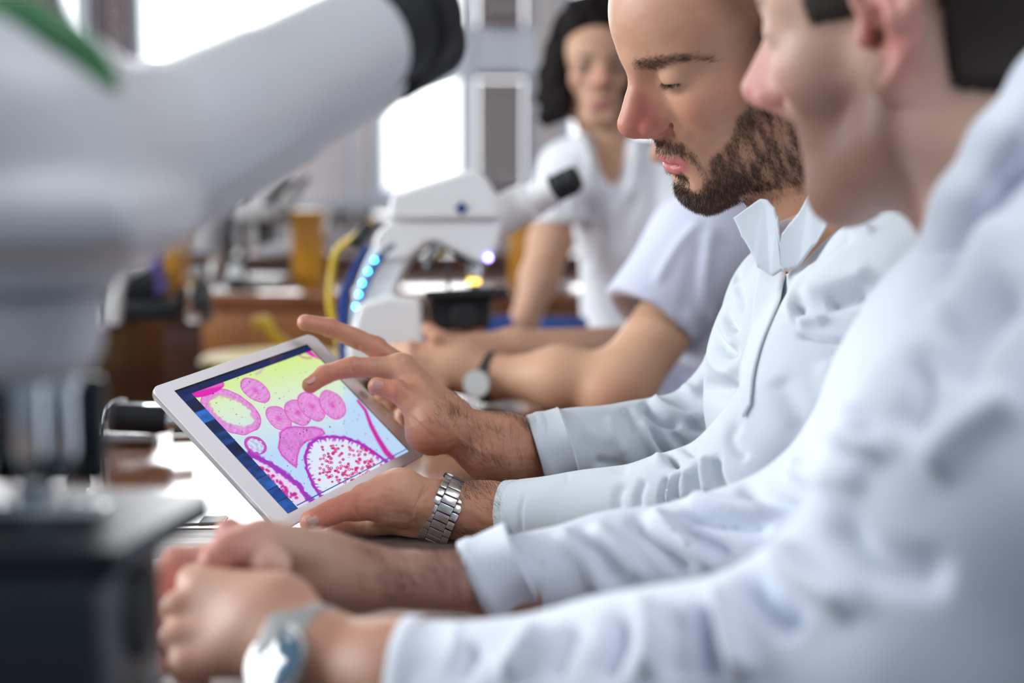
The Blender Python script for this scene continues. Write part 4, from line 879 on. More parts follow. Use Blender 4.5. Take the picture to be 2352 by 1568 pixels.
LV = folds(LV, LF, [([(1000, 1105), (965, 1150), (950, 1215)], 4, -.0014), ([(985, 1100), (955, 1160), (930, 1215)], 3, -.0009), ([(812, 1150), (820, 1185)], 5, -.0012), ([(748, 1166), (756, 1192)], 3, -.0011), ([(756, 1164), (764, 1188)], 3, -.0010), ([(740, 1170), (748, 1196)], 3, -.0008), ([(840, 1200), (950, 1196)], 7, .0012), ([(1060, 1150), (1110, 1190), (1160, 1200)], 12, .0009)])
ltA = skin_tint(LV, [P(716, 1196, 1.17), P(745, 1184, 1.18), P(785, 1170, 1.2), P(842, 1150, 1.21), P(762, 1220, 1.25)], .022, .75)
# torso under the shirt
s = Sdf(.006); s.cap(neckA, P(1990, 900, 1.27), .07, .085, k=.05); s.cap(P(1990, 900, 1.27), P(1990, 1560, 1.3), .085, .10, k=.05)
s.cap(P(1990, 700, 1.12), P(1715, 1120, 1.15), .035, .034); s.cap(P(1715, 1130, 1.15), e2, .030, .027)
s.cap(P(1830, 640, 1.36), P(1665, 985, 1.41), .026, .022); s.cap(P(1665, 985, 1.41), el, .022, .026)
TV, TF = s.mesh()
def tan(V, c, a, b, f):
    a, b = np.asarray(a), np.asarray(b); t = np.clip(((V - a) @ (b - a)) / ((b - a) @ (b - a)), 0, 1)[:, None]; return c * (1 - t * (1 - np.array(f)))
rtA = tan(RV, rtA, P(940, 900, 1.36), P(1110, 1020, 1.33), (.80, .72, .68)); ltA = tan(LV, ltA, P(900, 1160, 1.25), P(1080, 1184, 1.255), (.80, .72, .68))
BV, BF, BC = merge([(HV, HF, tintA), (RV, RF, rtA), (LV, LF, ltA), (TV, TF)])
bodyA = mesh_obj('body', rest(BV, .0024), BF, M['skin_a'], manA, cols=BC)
eyes(pA, manA)
# beard, eyebrows, lashes, buzz-cut hair
def flow(p, pz, kind):
    L = w2l(pz, p); R = pz[0]
    if kind == 'beard':
        f = np.stack([.35 * np.ones(len(L)), .25 * np.sign(L[:, 1]), -1 + 0 * L[:, 0]], 1); f[:, 0] += np.clip((L[:, 0] - .07) * 20, -.5, .9); f[:, 0] -= (L[:, 2] > -.05) * .35
    elif kind == 'brow': f = np.stack([-.55 + 0 * L[:, 0], np.sign(L[:, 1]) * 1.0, .25 + 0 * L[:, 0]], 1)
    else: f = np.stack([.5 + 0 * L[:, 0], 0 * L[:, 0], -.5 + 0 * L[:, 0]], 1)
    f = f @ R.T; return f / np.linalg.norm(f, axis=1)[:, None]
def hairset(name, V, F, wt, n, pz, kind, L, wd, lift, parent, mat_, cmin=.6, cmax=2.2, jit=.25, bend=.3, curl=0, lc=None):
    p, N, i = sample(V, F, wt, n); d = flow(p, pz, kind); d = d - N * (d * N).sum(1)[:, None] + N * lift; d /= np.linalg.norm(d, axis=1)[:, None]
    c = rng.uniform(cmin, cmax, n)[:, None] * np.array([1.0, .95, .9]); 
    Ln = L if lc is None else L * lc(w2l(pz, p)) * rng.uniform(.6, 1.2, n)
    SV, SF, SCc = strands(p, N, d, Ln, wd, jit=jit, bend=bend, col=c, curl=curl)
    return mesh_obj(name, SV, SF, mat_, parent, smooth=False, cols=SCc)
bw = beard * (.18 + .82 * streak) * np.where(zA < -76, 1.5, 1)
bw *= np.where((zA < -98) & (xA < 55), .22, 1)
hairset('beard', HV, HF, bw, 52000, pA, 'beard', .0068, .00030, .30, manA, M['hair'], .4, 3.4, jit=.30, lc=lambda L: .75 + .25 * np.clip((-L[:, 2] - .06) * 25, 0, 1) * np.clip((L[:, 0] - .03) * 30, 0, 1))
hairset('eyebrow', HV, HF, browm, 2600, pA, 'brow', .0085, .00024, .25, manA, M['hair'], .6, 1.8, jit=.2)
hairset('hair', HV, HF, scalp + 1e-9, 12000, pA, 'scalp', .0028, .00024, .7, manA, M['hair'], .6, 1.8, jit=.4)
for e in (1, -1):
    n = 150; t = np.linspace(-1, 1, n); aa = .15 + t; r0 = np.stack([.070 + .0127 * np.cos(aa), e * (.034 + .0155 * np.sin(aa)), .0082 + .0013 * abs(aa)], 1)
    dd = np.stack([.9 - 0 * t, e * .35 * t, -.75 + 0 * t], 1) @ pA[0].T; W = l2w(pA, r0); SV, SF, SC_ = strands(W, dd / np.linalg.norm(dd, axis=1)[:, None], dd / np.linalg.norm(dd, axis=1)[:, None], .0062, .00036, jit=.12, bend=.0)
    mesh_obj('eyelashes', SV, SF, M['hair'], manA, smooth=False, cols=SC_)
def armhair(V, F, a, b, n, parent, L=.016, wd=.00016, t0=0., side=None, lift=.28):
    a, b = np.asarray(a), np.asarray(b); v = b - a; t = ((V - a) @ v) / (v @ v); N = vnormals(V, F); wt = np.clip((t - t0) * 6, 0, 1) * np.clip((1.25 - t) * 4, 0, 1)
    if side is not None: wt = wt * np.clip(.35 + N @ nrm(side), .04, 1)
    wt = wt * (.35 + np.clip(wnoise(V, 30, 21), -.3, 1.2)) ; wt = np.clip(wt, 0, None)
    p, Nn, i = sample(V, F, wt, n); d = np.tile(-nrm(v), (n, 1)) * .6 + nrm(UP) * .1 + np.cross(Nn, nrm(v)) * .55
    d = d - Nn * (d * Nn).sum(1)[:, None]; d = d / np.linalg.norm(d, axis=1)[:, None] + Nn * lift
    SV, SF, c = strands(p, Nn, d, L, wd, segs=4, jit=.35, bend=.5, col=rng.uniform(.4, 1.6, n)[:, None] * np.ones((n, 3)), curl=.35)
    mesh_obj('arm_hair', SV, SF, M['hair'], parent, smooth=False, cols=c)
armhair(RV, RF, P(1000, 950, 1.34), P(1235, 1045, 1.33), 2300, manA, side=UP * .8 - FW * .5, t0=.02)
armhair(LV, LF, P(1000, 1180, 1.26), P(1180, 1185, 1.25), 1500, manA, side=-FW + UP * .4, t0=.15, L=.014)
# nails
nl = lambda V, F, px, py: surf(V, vnormals(V, F), px, py, 6)
c_, n_ = nl(RV, RF, 868, 886); nail(manA, c_ + n_ * .0006, P(850, 884, 1.333) - P(890, 890, 1.333), n_ - RT * .35, .0125, .0112)
c_, n_ = nl(LV, LF, 716, 1196); nail(manA, c_ + n_ * .0004, P(700, 1204, 1.175) - P(740, 1188, 1.182), n_, .0115, .0105)
c_, n_ = nl(RV, RF, 714, 872); nail(manA, c_ + n_ * .0002, P(704, 888, 1.333) - P(735, 868, 1.338), n_ * .5 + UP, .010, .0085)
# shirt
s = Sdf(.0027)
tf = nrm([-.80, -.60, 0]); lat = nrm([.60, -.80, 0])
def rbasis(u, v): u = nrm(u); v = nrm(v - u * (u @ v)); return np.stack([u, v, np.cross(u, v)], 1)
RA = rbasis(tf, lat)
chest = P(1995, 800, 1.27)
s.ell(P(1995, 860, 1.27), (.118, .165, .12), R=RA, k=.03)
s.cap(P(1985, 880, 1.25), P(1975, 1050, 1.26), .120, .115, k=.05); s.cap(P(1975, 1050, 1.26), P(2000, 1560, 1.3), .115, .14, k=.05)
s.cap(P(1925, 660, 1.23), P(2060, 680, 1.13), .048, .060, k=.05)          # near shoulder
s.cap(P(1915, 680, 1.25), P(1840, 700, 1.36), .045, .048, k=.05)          # far shoulder
s.cap(P(2050, 690, 1.12), P(1955, 850, 1.12), .064, .066, k=.03); s.cap(P(1955, 850, 1.12), P(1735, 1128, 1.145), .066, .056, k=.03)
s.cap(P(1735, 1128, 1.145), P(1560, 1160, 1.18), .056, .0405, k=.025); s.cap(P(1560, 1160, 1.18), P(1180, 1186, 1.248), .0405, .0315, k=.02)
s.cap(P(1815, 690, 1.365), P(1795, 795, 1.385), .060, .057, k=.02); s.cap(P(1795, 795, 1.385), P(1665, 985, 1.41), .060, .052, k=.02)
s.cap(P(1655, 985, 1.41), P(1500, 1020, 1.40), .052, .040, k=.02); s.cap(P(1500, 1020, 1.40), P(1232, 1042, 1.345), .040, .0385, k=.02)
# sleeve openings
s.half_ = None
axN = nrm(P(1180, 1188, 1.248) - P(1560, 1160, 1.18)); axF = nrm(P(1232, 1042, 1.345) - P(1500, 1020, 1.40))
axF = nrm(-RT * .96 - UP * .276 - FW * .05)
s.box(P(1188, 1190, 1.248) + axN * .040, (.040, .06, .06), R=rbasis(axN, UP), k=.002, op='s', rd=.001)
s.box(P(1250, 1040, 1.347) + axF * .040, (.040, .07, .07), R=rbasis(axF, UP), k=.002, op='s', rd=.001)
s.cap(P(1850, 450, 1.20), P(1912, 578, 1.222), .060, .050, k=.012, op='s')   # neck opening
CV, CF = s.mesh(); CV = relax(CV, CF, 1)
CV = CV + vnormals(CV, CF) * (.0016 * wnoise(CV, 6, 31) + .0008 * wnoise(CV, 16, 32))[:, None]
stA = [([(1688, 551), (1675, 596), (1684, 645), (1691, 700)], 9, .004), ([(1700, 570), (1692, 620), (1702, 680), (1705, 730)], 8, -.004), ([(1663, 700), (1675, 735), (1697, 765)], 8, -.006), ([(1639, 740), (1653, 785), (1695, 825)], 11, -.007), ([(1650, 725), (1665, 765), (1695, 800)], 9, .004),
 ([(1600, 880), (1650, 895), (1700, 880)], 22, -.010), ([(1620, 800), (1660, 850), (1700, 860)], 18, .006), ([(1540, 870), (1600, 900)], 10, .003),
 ([(1828, 575), (1826, 645), (1822, 716), (1826, 754)], 12, .006), ([(1852, 615), (1880, 580), (1916, 551), (1960, 535)], 13, -.007), ([(1845, 640), (1860, 600), (1900, 565), (1940, 545)], 9, -.003), ([(1838, 700), (1836, 724)], 10, -.005),
 ([(1831, 748), (1860, 738), (1900, 736)], 10, .005), ([(1822, 766), (1902, 782), (1985, 786)], 6, -.0045), ([(1895, 700), (1950, 690), (2003, 674)], 15, -.006), ([(1840, 690), (1880, 665), (1960, 640), (2010, 620)], 20, .006),
 ([(1860, 520), (1830, 570), (1815, 620)], 9, -.004), ([(1880, 530), (1855, 560), (1840, 600)], 8, .004), ([(1920, 520), (2010, 530)], 10, .003),
 ([(1474, 918), (1500, 950), (1530, 970), (1568, 975)], 9, -.009), ([(1490, 905), (1525, 940), (1575, 958), (1620, 955)], 10, .007), ([(1493, 958), (1512, 1010), (1560, 1080)], 9, -.009), ([(1470, 960), (1490, 1010), (1530, 1075)], 13, .005), ([(1540, 985), (1580, 1030), (1600, 1050)], 10, -.007), ([(1580, 975), (1625, 990)], 9, -.005),
 ([(1430, 935), (1450, 965), (1455, 1000)], 10, -.004), ([(1400, 950), (1410, 1000), (1440, 1050)], 14, .0025), ([(1285, 960), (1302, 1035), (1303, 1118)], 3.5, -.0016), ([(1360, 1060), (1450, 1075)], 14, -.003), ([(1330, 990), (1420, 1010)], 20, .002),
 ([(1536, 1092), (1524, 1120), (1520, 1165)], 7, -.006), ([(1568, 1080), (1553, 1120), (1552, 1160)], 7, -.007), ([(1600, 1055), (1594, 1100), (1600, 1150)], 8, -.007), ([(1642, 1040), (1645, 1090), (1668, 1135)], 10, -.007), ([(1585, 1070), (1575, 1110), (1577, 1155)], 7, .005), ([(1620, 1040), (1618, 1090), (1630, 1140)], 8, .005), ([(1550, 1085), (1538, 1120), (1535, 1160)], 6, .004),
 ([(1435, 1105), (1420, 1140), (1422, 1180)], 12, -.003), ([(1480, 1095), (1465, 1140), (1470, 1175)], 10, -.004), ([(1209, 1120), (1196, 1177), (1198, 1250)], 3.5, -.0015),
 ([(1700, 960), (1680, 1010), (1720, 1060)], 14, -.003), ([(1780, 860), (1820, 940), (1860, 1000)], 30, -.004), ([(1900, 820), (1920, 900), (1960, 960)], 30, .004), ([(1935, 930), (1950, 960)], 16, -.006)]
CV = folds(CV, CF, [(a, w_, h_ * 1.35) for a, w_, h_ in stA])
mesh_obj('lab_shirt', rest(CV), CF, M['coat_a'], manA)
cN = vnormals(CV, CF)
def cuff(parent, c, ax, r, L, m, th=.0022, lip=.006, seg=72, seed=1, up=None, r2=None):
    """sleeve end: c centre of the opening, ax pointing out of the sleeve"""
    ax = nrm(ax); u = nrm(UP - ax * (UP @ ax)); v = np.cross(ax, u); t = np.linspace(0, 2 * np.pi, seg, endpoint=False); r2 = r2 or r
    wob = 1 + .018 * np.sin(3 * t + seed) + .012 * np.sin(7 * t + 2 * seed); V = []
    pr = [(-L, -.001), (-L + .002, th * .7), (-L * .9, th * .45), (-.004, th * .5), (-.0015, th), (lip, th), (lip + .001, th * .5), (lip, -.0006), (-.012, -.0014)]
    for h, o in pr: V.append(c + ax * h + ((r * wob + o) * np.cos(t))[:, None] * u + ((r2 * wob + o) * np.sin(t))[:, None] * v)
    F = np.array([(i * seg + j, i * seg + (j + 1) % seg, (i + 1) * seg + (j + 1) % seg, (i + 1) * seg + j) for i in range(len(pr) - 1) for j in range(seg)])
    return mesh_obj('cuff', np.concatenate(V), F, m, parent)
cuff(manA, P(1186, 1189, 1.248), axN, .0312, .034, M['coat_a'], seed=2); cuff(manA, P(1249, 1040, 1.347), axF, .0378, .026, M['coat_a'], seed=5)
# button placket strip laid on the chest
le = [(1741, 612), (1733, 680), (1731, 740), (1716, 800), (1700, 850), (1704, 910), (1712, 960)]; ri = [(1806, 600), (1793, 670), (1775, 725), (1752, 790), (1738, 845), (1733, 890), (1728, 930)]
def strip(name, V, N, le, ri, m, parent, lift=.0022, n=26, kx=7):
    le, ri = spline(np.array(le, float), n), spline(np.array(ri, float), n); Vv = []; F = []
    for i in range(n):
        for j in range(kx):
            q = le[i] + (ri[i] - le[i]) * j / (kx - 1); p, nn = surf(V, N, q[0], q[1], 12); Vv.append(p + nn * lift)
    for i in range(n - 1):
        for j in range(kx - 1): a = i * kx + j; F.append((a, a + 1, a + kx + 1, a + kx))
    Vv = np.array(Vv); G = Vv.reshape(n, kx, 3)
    for _ in range(2): G[1:-1] = (G[:-2] + 2 * G[1:-1] + G[2:]) / 4; G[:, 1:-1] = (G[:, :-2] + 2 * G[:, 1:-1] + G[:, 2:]) / 4
    o = mesh_obj(name, G.reshape(-1, 3), F, m, parent); md = o.modifiers.new('thick', 'SOLIDIFY'); md.thickness = .0016; md.offset = 0
    return o
def front(px, py, d, gap=.004):
    q = proj(CV); m = (np.hypot(q[:, 0] - px, q[:, 1] - py) < 10)
    return P(px, py, min(d, ((CV[m] - CAM) @ FW).min() - gap) if m.any() else d)
plk = strip('placket', CV, cN, le, ri, M['coat_a'], manA)
sheet('collar', [P(1679, 501, 1.185), P(1758, 443, 1.168), P(1779, 468, 1.160), P(1785, 490, 1.158), P(1783, 512, 1.157), P(1788, 545, 1.158), P(1799, 628, 1.160), front(1772, 646, 1.168, .003), front(1738, 622, 1.175, .003), P(1725, 590, 1.178), P(1700, 548, 1.182)], M['coat_a'], manA, .0016, 3, .0015, 4)
sheet('collar', [P(1798, 630, 1.158), P(1792, 596, 1.158), P(1791, 560, 1.157), P(1797, 530, 1.155), P(1818, 500, 1.15), P(1842, 470, 1.144), P(1862, 425, 1.138), P(1905, 460, 1.13), P(1900, 520, 1.13), P(1868, 575, 1.138), P(1835, 622, 1.15), P(1812, 626, 1.155)], M['coat_a'], manA, .0016, 3, .0015, 5)
sheet('undershirt', [P(1775, 506, 1.172), P(1800, 490, 1.166), P(1845, 500, 1.16), P(1830, 560, 1.162), P(1805, 620, 1.172), P(1780, 610, 1.174)], M['undershirt'], manA, .0012, 2, .0006, 6)
# steel bracelet watch
def watch_links(parent, c, ax, u, r1, r2, width, a0, a1, n, m, th=.0034):
    ax = nrm(ax); u = nrm(u - ax * (u @ ax)); v = np.cross(ax, u)
    for i in range(n):
        a = a0 + (a1 - a0) * (i + .5) / n; da = (a1 - a0) / n
        p = c + u * math.cos(a) * (r1 + th * .5) + v * math.sin(a) * (r2 + th * .5); tg = nrm(-u * math.sin(a) * r1 + v * math.cos(a) * r2); nn = np.cross(tg, ax)
        if nn @ (p - c) < 0: nn = -nn
        R = np.stack([ax, tg, np.cross(ax, tg)], 1); Ls = abs(da) * np.hypot(r1 * math.sin(a), r2 * math.cos(a)); b = MB()
        b.box(p, (width * .50, Ls * 1.0, th), R, .0007)
        for e in (-1, 1): b.box(p + ax * e * width * .37 + tg * Ls * .5 * (1 if i % 2 else 1), (width * .25, Ls * .97, th * .92), R, .0009)
        b.obj('link', m, parent)
wA = thing('wristwatch', 'brushed steel link wristwatch on the bearded man\'s left wrist', 'watch', P(1020, 1240, 1.24))
wc = P(1024, 1175, 1.259); wax = nrm(RT * .91 - UP * .40 - FW * .05)
watch_links(wA, wc, wax, -FW, .0272, .0285, .0262, -2.1, 1.72, 15, M['steel'])
b = MB(); wu = nrm(-FW - wax * (-FW @ wax)); wv = np.cross(wax, wu)
pc = wc + (wv if wv[2] > 0 else -wv) * .0305; Rw = np.stack([wax, wu, np.cross(wax, wu)], 1)
b.box(pc - UP * .0008, (.030, .018, .0030), Rw, .0008); b.obj('clasp', M['steel_dark'], wA)
b = MB(); pb = wc - (wv if wv[2] > 0 else -wv) * .0335 + wu * .008; b.lathe([(.015, 0), (.0185, .002), (.0185, .007), (.016, .009)], pb, -(wv if wv[2] > 0 else -wv), 40); b.obj('case', M['steel'], wA)
b = MB(); b.lathe([(.0155, .0088), (.0150, .0100)], pb, -(wv if wv[2] > 0 else -wv), 40); b.obj('dial', M['dial_white'], wA)
b = MB(); b.cyl(pb + wu * .0 - wax * .018 + (-(wv if wv[2] > 0 else -wv)) * .0045, pb - wax * .0225 + (-(wv if wv[2] > 0 else -wv)) * .0045, .0026); b.obj('crown', M['steel'], wA)

# ------------------------------------------------------------------ man nearest the camera
pB = pose((-.820, .055, .569), (-.54, .227, -.81), (-.177, -.972, -.157), np.array([.241, -.183, .839]) * 1.03 + np.array([.002, -.002, 0]), 1.03)
manB = thing('person', 'man nearest the camera in white coat, stubbled jaw in profile, hands clasped on the table', 'person', P(2500, 1568, .80))
neckB = P(2390, 560, .84)
HV, HF = head_mesh(.0026, pB, neckB, .062, lids=.1, jaw=1.04, full=-1.0, chin=-9)
L = w2l(pB, HV); x, y, z = L[:, 0] * 1000, abs(L[:, 1]) * 1000, L[:, 2] * 1000
hairB = np.clip((z - (28 + 0 * x)) / 8, 0, 1) * np.clip((52 - x + (z > 60) * (z - 60) * .6) / 8, 0, 1)
hairB = np.maximum(hairB, np.clip((-26 - x) / 8, 0, 1) * np.clip((z + 38 + (-x - 26) * .3) / 10, 0, 1)) * (y < 78 + (x < -24) * 20)
side = np.clip((22 - abs(x - 28)) / 8, 0, 1) * np.clip((z - 4) / 15, 0, 1) * (y > 50) * (y < 78); hairB = np.maximum(hairB, side * .8)
stub = np.clip((-18 - z + np.clip(x - 70, 0, 40) * -.8 + np.clip(30 - x, 0, 60) * .75) / 22, 0, 1) * np.clip((z + 135) / 15, 0, 1) * (x > -12) * np.clip((x + 8) / 14, 0, 1)
stub = stub * (.78 + .22 * np.clip(wnoise(L, 22, 9), -1, 1))
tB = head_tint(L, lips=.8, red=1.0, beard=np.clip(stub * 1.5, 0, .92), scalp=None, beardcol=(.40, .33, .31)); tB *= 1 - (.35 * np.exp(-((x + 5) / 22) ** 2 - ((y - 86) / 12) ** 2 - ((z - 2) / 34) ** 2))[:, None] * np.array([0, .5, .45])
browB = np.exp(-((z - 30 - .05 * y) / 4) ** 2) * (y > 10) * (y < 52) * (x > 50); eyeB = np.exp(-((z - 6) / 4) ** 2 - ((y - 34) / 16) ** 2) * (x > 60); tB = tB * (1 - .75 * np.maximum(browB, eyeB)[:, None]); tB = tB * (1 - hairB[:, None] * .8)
p1 = (HV, HF, tB)
s = Sdf(.0022)
# right (far) forearm and hand, left (near) forearm and hand, fingers interlaced
s.cap(P(1180, 1338, .99), P(800, 1325, .945), .0225, .0185, k=.02); s.cap(P(1500, 1310, 1.005), P(1180, 1338, .99), .014, .0225, k=.02)
s.cap(P(800, 1325, .945), P(640, 1300, .92), .0215, .020, k=.02); s.cap(P(720, 1300, .93), P(520, 1300, .905), .022, .017, k=.02)
finger(s, [P(520, 1285, .91), P(408, 1292, .905), P(368, 1346, .885), P(366, 1392, .872)], [.0125, .0098, .0088, .0076])
finger(s, [P(500, 1330, .90), P(362, 1350, .89), P(326, 1408, .865), P(332, 1440, .855)], [.0120, .0095, .0090, .0080])
finger(s, [P(500, 1380, .89), P(350, 1400, .865), P(326, 1455, .845), P(338, 1484, .835)], [.0120, .0092, .0088, .0078])
finger(s, [P(500, 1430, .88), P(366, 1450, .85), P(346, 1505, .83), P(358, 1538, .822)], [.0110, .0088, .0080, .0074])
finger(s, [P(700, 1270, .915), P(600, 1238, .89), P(530, 1262, .872), P(492, 1290, .865)], [.0165, .0125, .0110, .0095])
finger(s, [P(620, 1300, .87), P(560, 1250, .885), P(526, 1218, .89)], [.013, .0105, .0088])
p4 = s.mesh(); c4 = skin_tint(p4[0], [P(378, 1392, .87), P(350, 1440, .85), P(358, 1480, .83), P(492, 1290, .86), P(376, 1535, .82), P(372, 1350, .88), P(410, 1302, .9), P(526, 1225, .88)], .020, 1.0)
s = Sdf(.0022)
wB = P(702, 1505, .818)
s.cap(P(1150, 1640, .775), P(935, 1560, .79), .034, .030, k=.02); s.cap(P(935, 1560, .79), wB, .030, .0245, k=.02)
for q, rr in ((P(462, 1345, .862), .0112), (P(436, 1402, .848), .0115), (P(432, 1464, .836), .0112), (P(446, 1525, .826), .0105)): s.cap(P(640, 1455, .835), q, .0215, rr, k=.007)
s.cap(wB, P(620, 1440, .835), .025, .024, k=.02); s.cap(P(635, 1395, .84), P(470, 1350, .852), .020, .011, k=.012)
for q in ((440, 1334, .858), (404, 1394, .844), (402, 1462, .832), (420, 1522, .824)): s.ell(P(*q), mm(8.5, 8.5, 8.5), k=.005)
for (a, b_) in (((445, 1338, .866), (480, 1420, .89)), ((412, 1400, .85), (450, 1480, .88)), ((408, 1465, .84), (440, 1540, .87)), ((424, 1525, .83), (460, 1590, .86))): s.cap(P(*a), P(*b_), .0105, .008, k=.004)
p2 = s.mesh(); c2 = np.ones((len(p2[0]), 3))
for q in ((440, 1335, .855), (405, 1398, .842), (398, 1466, .83)): c2 *= 1 + .10 * np.exp(-((p2[0] - P(*q)) ** 2).sum(1) / .010 ** 2)[:, None]
s = Sdf(.006); s.cap(neckB, P(2500, 1000, .85), .07, .09, k=.05); s.cap(P(2500, 1000, .85), P(2500, 1568, .85), .09, .11, k=.05)
s.cap(P(2620, 700, .72), P(1950, 1600, .75), .04, .036); s.cap(P(1950, 1600, .75), P(1150, 1640, .775), .030, .030); s.cap(P(2330, 800, .94), P(1870, 1250, 1.0), .035, .03); s.cap(P(1870, 1250, 1.0), P(1500, 1310, 1.005), .026, .014)
TV, TF = s.mesh()
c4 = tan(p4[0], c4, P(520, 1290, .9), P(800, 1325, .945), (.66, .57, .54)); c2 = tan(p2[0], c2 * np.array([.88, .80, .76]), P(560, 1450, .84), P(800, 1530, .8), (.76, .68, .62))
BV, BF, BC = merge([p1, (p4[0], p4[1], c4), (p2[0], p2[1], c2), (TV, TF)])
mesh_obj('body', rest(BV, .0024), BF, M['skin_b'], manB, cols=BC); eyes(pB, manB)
# hair cap: skull surface grown outwards inside the hairline
NB = vnormals(HV, HF); keep = (hairB[HF].mean(1) > .45)
def cap_from(V, F, N, keep, wt, grow, name, m, parent):
    f = F[keep]; u = np.unique(f); mp = np.full(len(V), -1); mp[u] = np.arange(len(u)); Vc = V[u] + N[u] * (grow * np.clip(wt[u] * 1.8 - .8, 0, 1) + .0004)[:, None]
    return mesh_obj(name, Vc, mp[f], m, parent)
cap_from(HV, HF, NB, keep, hairB, .005, 'hair', M['hair_short'], manB)
armhair(p4[0], p4[1], P(780, 1325, .94), P(1180, 1340, 1.0), 900, manB, wd=.0003, side=-FW + UP)
s = Sdf(.0042)
s.cap(P(2500, 1010, .87), P(2540, 1700, .87), .155, .18, k=.04); s.ell(P(2490, 960, .88), (.14, .18, .12), k=.04)
s.cap(P(2640, 385, .80), P(2440, 720, .80), .078, .082, k=.04)
s.cap(P(2600, 760, .72), P(2330, 1120, .72), .088, .080, k=.05); s.cap(P(2330, 1120, .72), P(2010, 1540, .735), .080, .070, k=.04)
s.cap(P(2010, 1540, .735), P(1500, 1622, .76), .070, .056, k=.04); s.cap(P(1500, 1622, .76), P(985, 1610, .785), .056, .0415, k=.03)
s.cap(P(2330, 800, .94), P(2160, 1020, .96), .072, .064, k=.04); s.cap(P(2160, 1020, .96), P(1850, 1250, 1.0), .064, .050, k=.04)
s.cap(P(1850, 1250, 1.0), P(1420, 1290, 1.01), .050, .036, k=.03); s.cap(P(1420, 1290, 1.01), P(1110, 1335, .985), .036, .0315, k=.02)
aN = nrm(P(985, 1600, .785) - P(1500, 1622, .76)); aF = nrm(-RT * .90 - UP * .42)
s.box(P(948, 1600, .787) + aN * .04, (.04, .08, .08), R=rbasis(aN, UP), k=.008, op='s', rd=.004)
s.box(P(1112, 1330, .985) + aF * .04, (.04, .08, .08), R=rbasis(aF, UP), k=.002, op='s', rd=.001)
CV, CF = s.mesh(); CV = relax(CV, CF, 1)
CV = CV + vnormals(CV, CF) * (.003 * wnoise(CV, 4, 41) + .0014 * wnoise(CV, 10, 42))[:, None]
stB = [([(1270, 1215), (1344, 1282), (1381, 1375)], 16, .005), ([(1310, 1215), (1380, 1270), (1425, 1350)], 16, -.005), ([(1350, 1200), (1425, 1260), (1480, 1340)], 16, .004), ([(1480, 1171), (1579, 1251), (1660, 1315)], 18, .007), ([(1440, 1180), (1530, 1260), (1600, 1330)], 16, -.006), ([(1554, 1171), (1672, 1196), (1783, 1214)], 16, -.008), ([(1560, 1150), (1680, 1165), (1790, 1180)], 16, .006), ([(1540, 1200), (1640, 1250), (1690, 1290)], 14, -.005),
 ([(1180, 1370), (1230, 1400)], 22, -.006), ([(1690, 1110), (1790, 1160), (1860, 1180)], 18, -.005), ([(1940, 940), (1970, 975), (1990, 1000)], 22, -.012), ([(1900, 970), (1960, 1020), (2050, 1040)], 26, .007), ([(1800, 1060), (1900, 1100), (2000, 1110)], 28, .006),
 ([(1480, 1370), (1495, 1470), (1470, 1568)], 22, .009), ([(1620, 1370), (1615, 1440), (1640, 1568)], 22, -.010), ([(1660, 1340), (1670, 1440), (1720, 1568)], 26, .009), ([(1560, 1390), (1550, 1480), (1560, 1568)], 22, -.006), ([(1430, 1390), (1420, 1480), (1380, 1568)], 22, -.007), ([(1260, 1440), (1200, 1500), (1150, 1568)], 20, .007), ([(1100, 1470), (1070, 1520), (1050, 1568)], 18, -.006), ([(1330, 1420), (1290, 1490), (1270, 1568)], 18, -.005),
 ([(1700, 1290), (1760, 1380), (1850, 1440)], 34, -.010), ([(1780, 1240), (1860, 1340), (1980, 1400)], 34, .008), ([(1900, 1160), (2000, 1280), (2200, 1330)], 40, -.008), ([(2352, 640), (2240, 760), (2180, 900)], 40, -.008), ([(2300, 480), (2250, 620), (2150, 760)], 34, .007), ([(2190, 520), (2180, 620), (2120, 720)], 26, -.006), ([(2100, 780), (2110, 900), (2060, 1000)], 34, -.008), ([(2350, 900), (2200, 1000), (2120, 1110)], 40, .007)]
CV = folds(CV, CF, [(a, w_, h_ * 1.7) for a, w_, h_ in stB]); mesh_obj('lab_coat', rest(CV), CF, M['coat_b'], manB)
cuff(manB, P(955, 1604, .787), aN, .0412, .03, M['coat_b'], th=.004, seed=3); cuff(manB, P(1112, 1331, .985), aF, .0290, .03, M['coat_b'], th=.003, seed=4)
s = Sdf(.0035); cl = [P(2480, 60, .79), P(2400, 190, .765), P(2300, 330, .755), P(2215, 470, .765), P(2175, 560, .80)]
s.chain(cl, [.016] * 5, k=.01, flat=(nrm(FW + RT * .2), .45)); s.chain([p + RT * .012 - UP * .012 for p in cl], [.016] * 5, k=.01)
a, b_ = s.mesh(); mesh_obj('collar', relax(a, b_, 2), b_, M['coat_b'], manB)
wB_ = thing('wristwatch', 'round wristwatch with glassy blue dial and grey strap, nearest the camera', 'watch', P(690, 1600, .80))
ax = nrm(P(935, 1560, .79) - wB); V, F = ring_band(wB - ax * .002, ax, UP, .0268, .0268, .026, .003); mesh_obj('strap', V, F, M['strap_grey'], wB_)
nd = nrm(-FW * .72 - RT * .52 + UP * .42); pc = P(640, 1520, .795) ; 
b = MB(); b.lathe([(.017, -.006), (.0215, -.004), (.0225, 0), (.0222, .003), (.0195, .0042)], pc, nd, 48); b.obj('case', M['steel'], wB_)
b = MB(); b.lathe([(.0195, .0036), (.0185, .0056), (.010, .0066), (.0001, .0070)], pc, nd, 48, closed=False); b.obj('dial', M['dial_blue'], wB_)

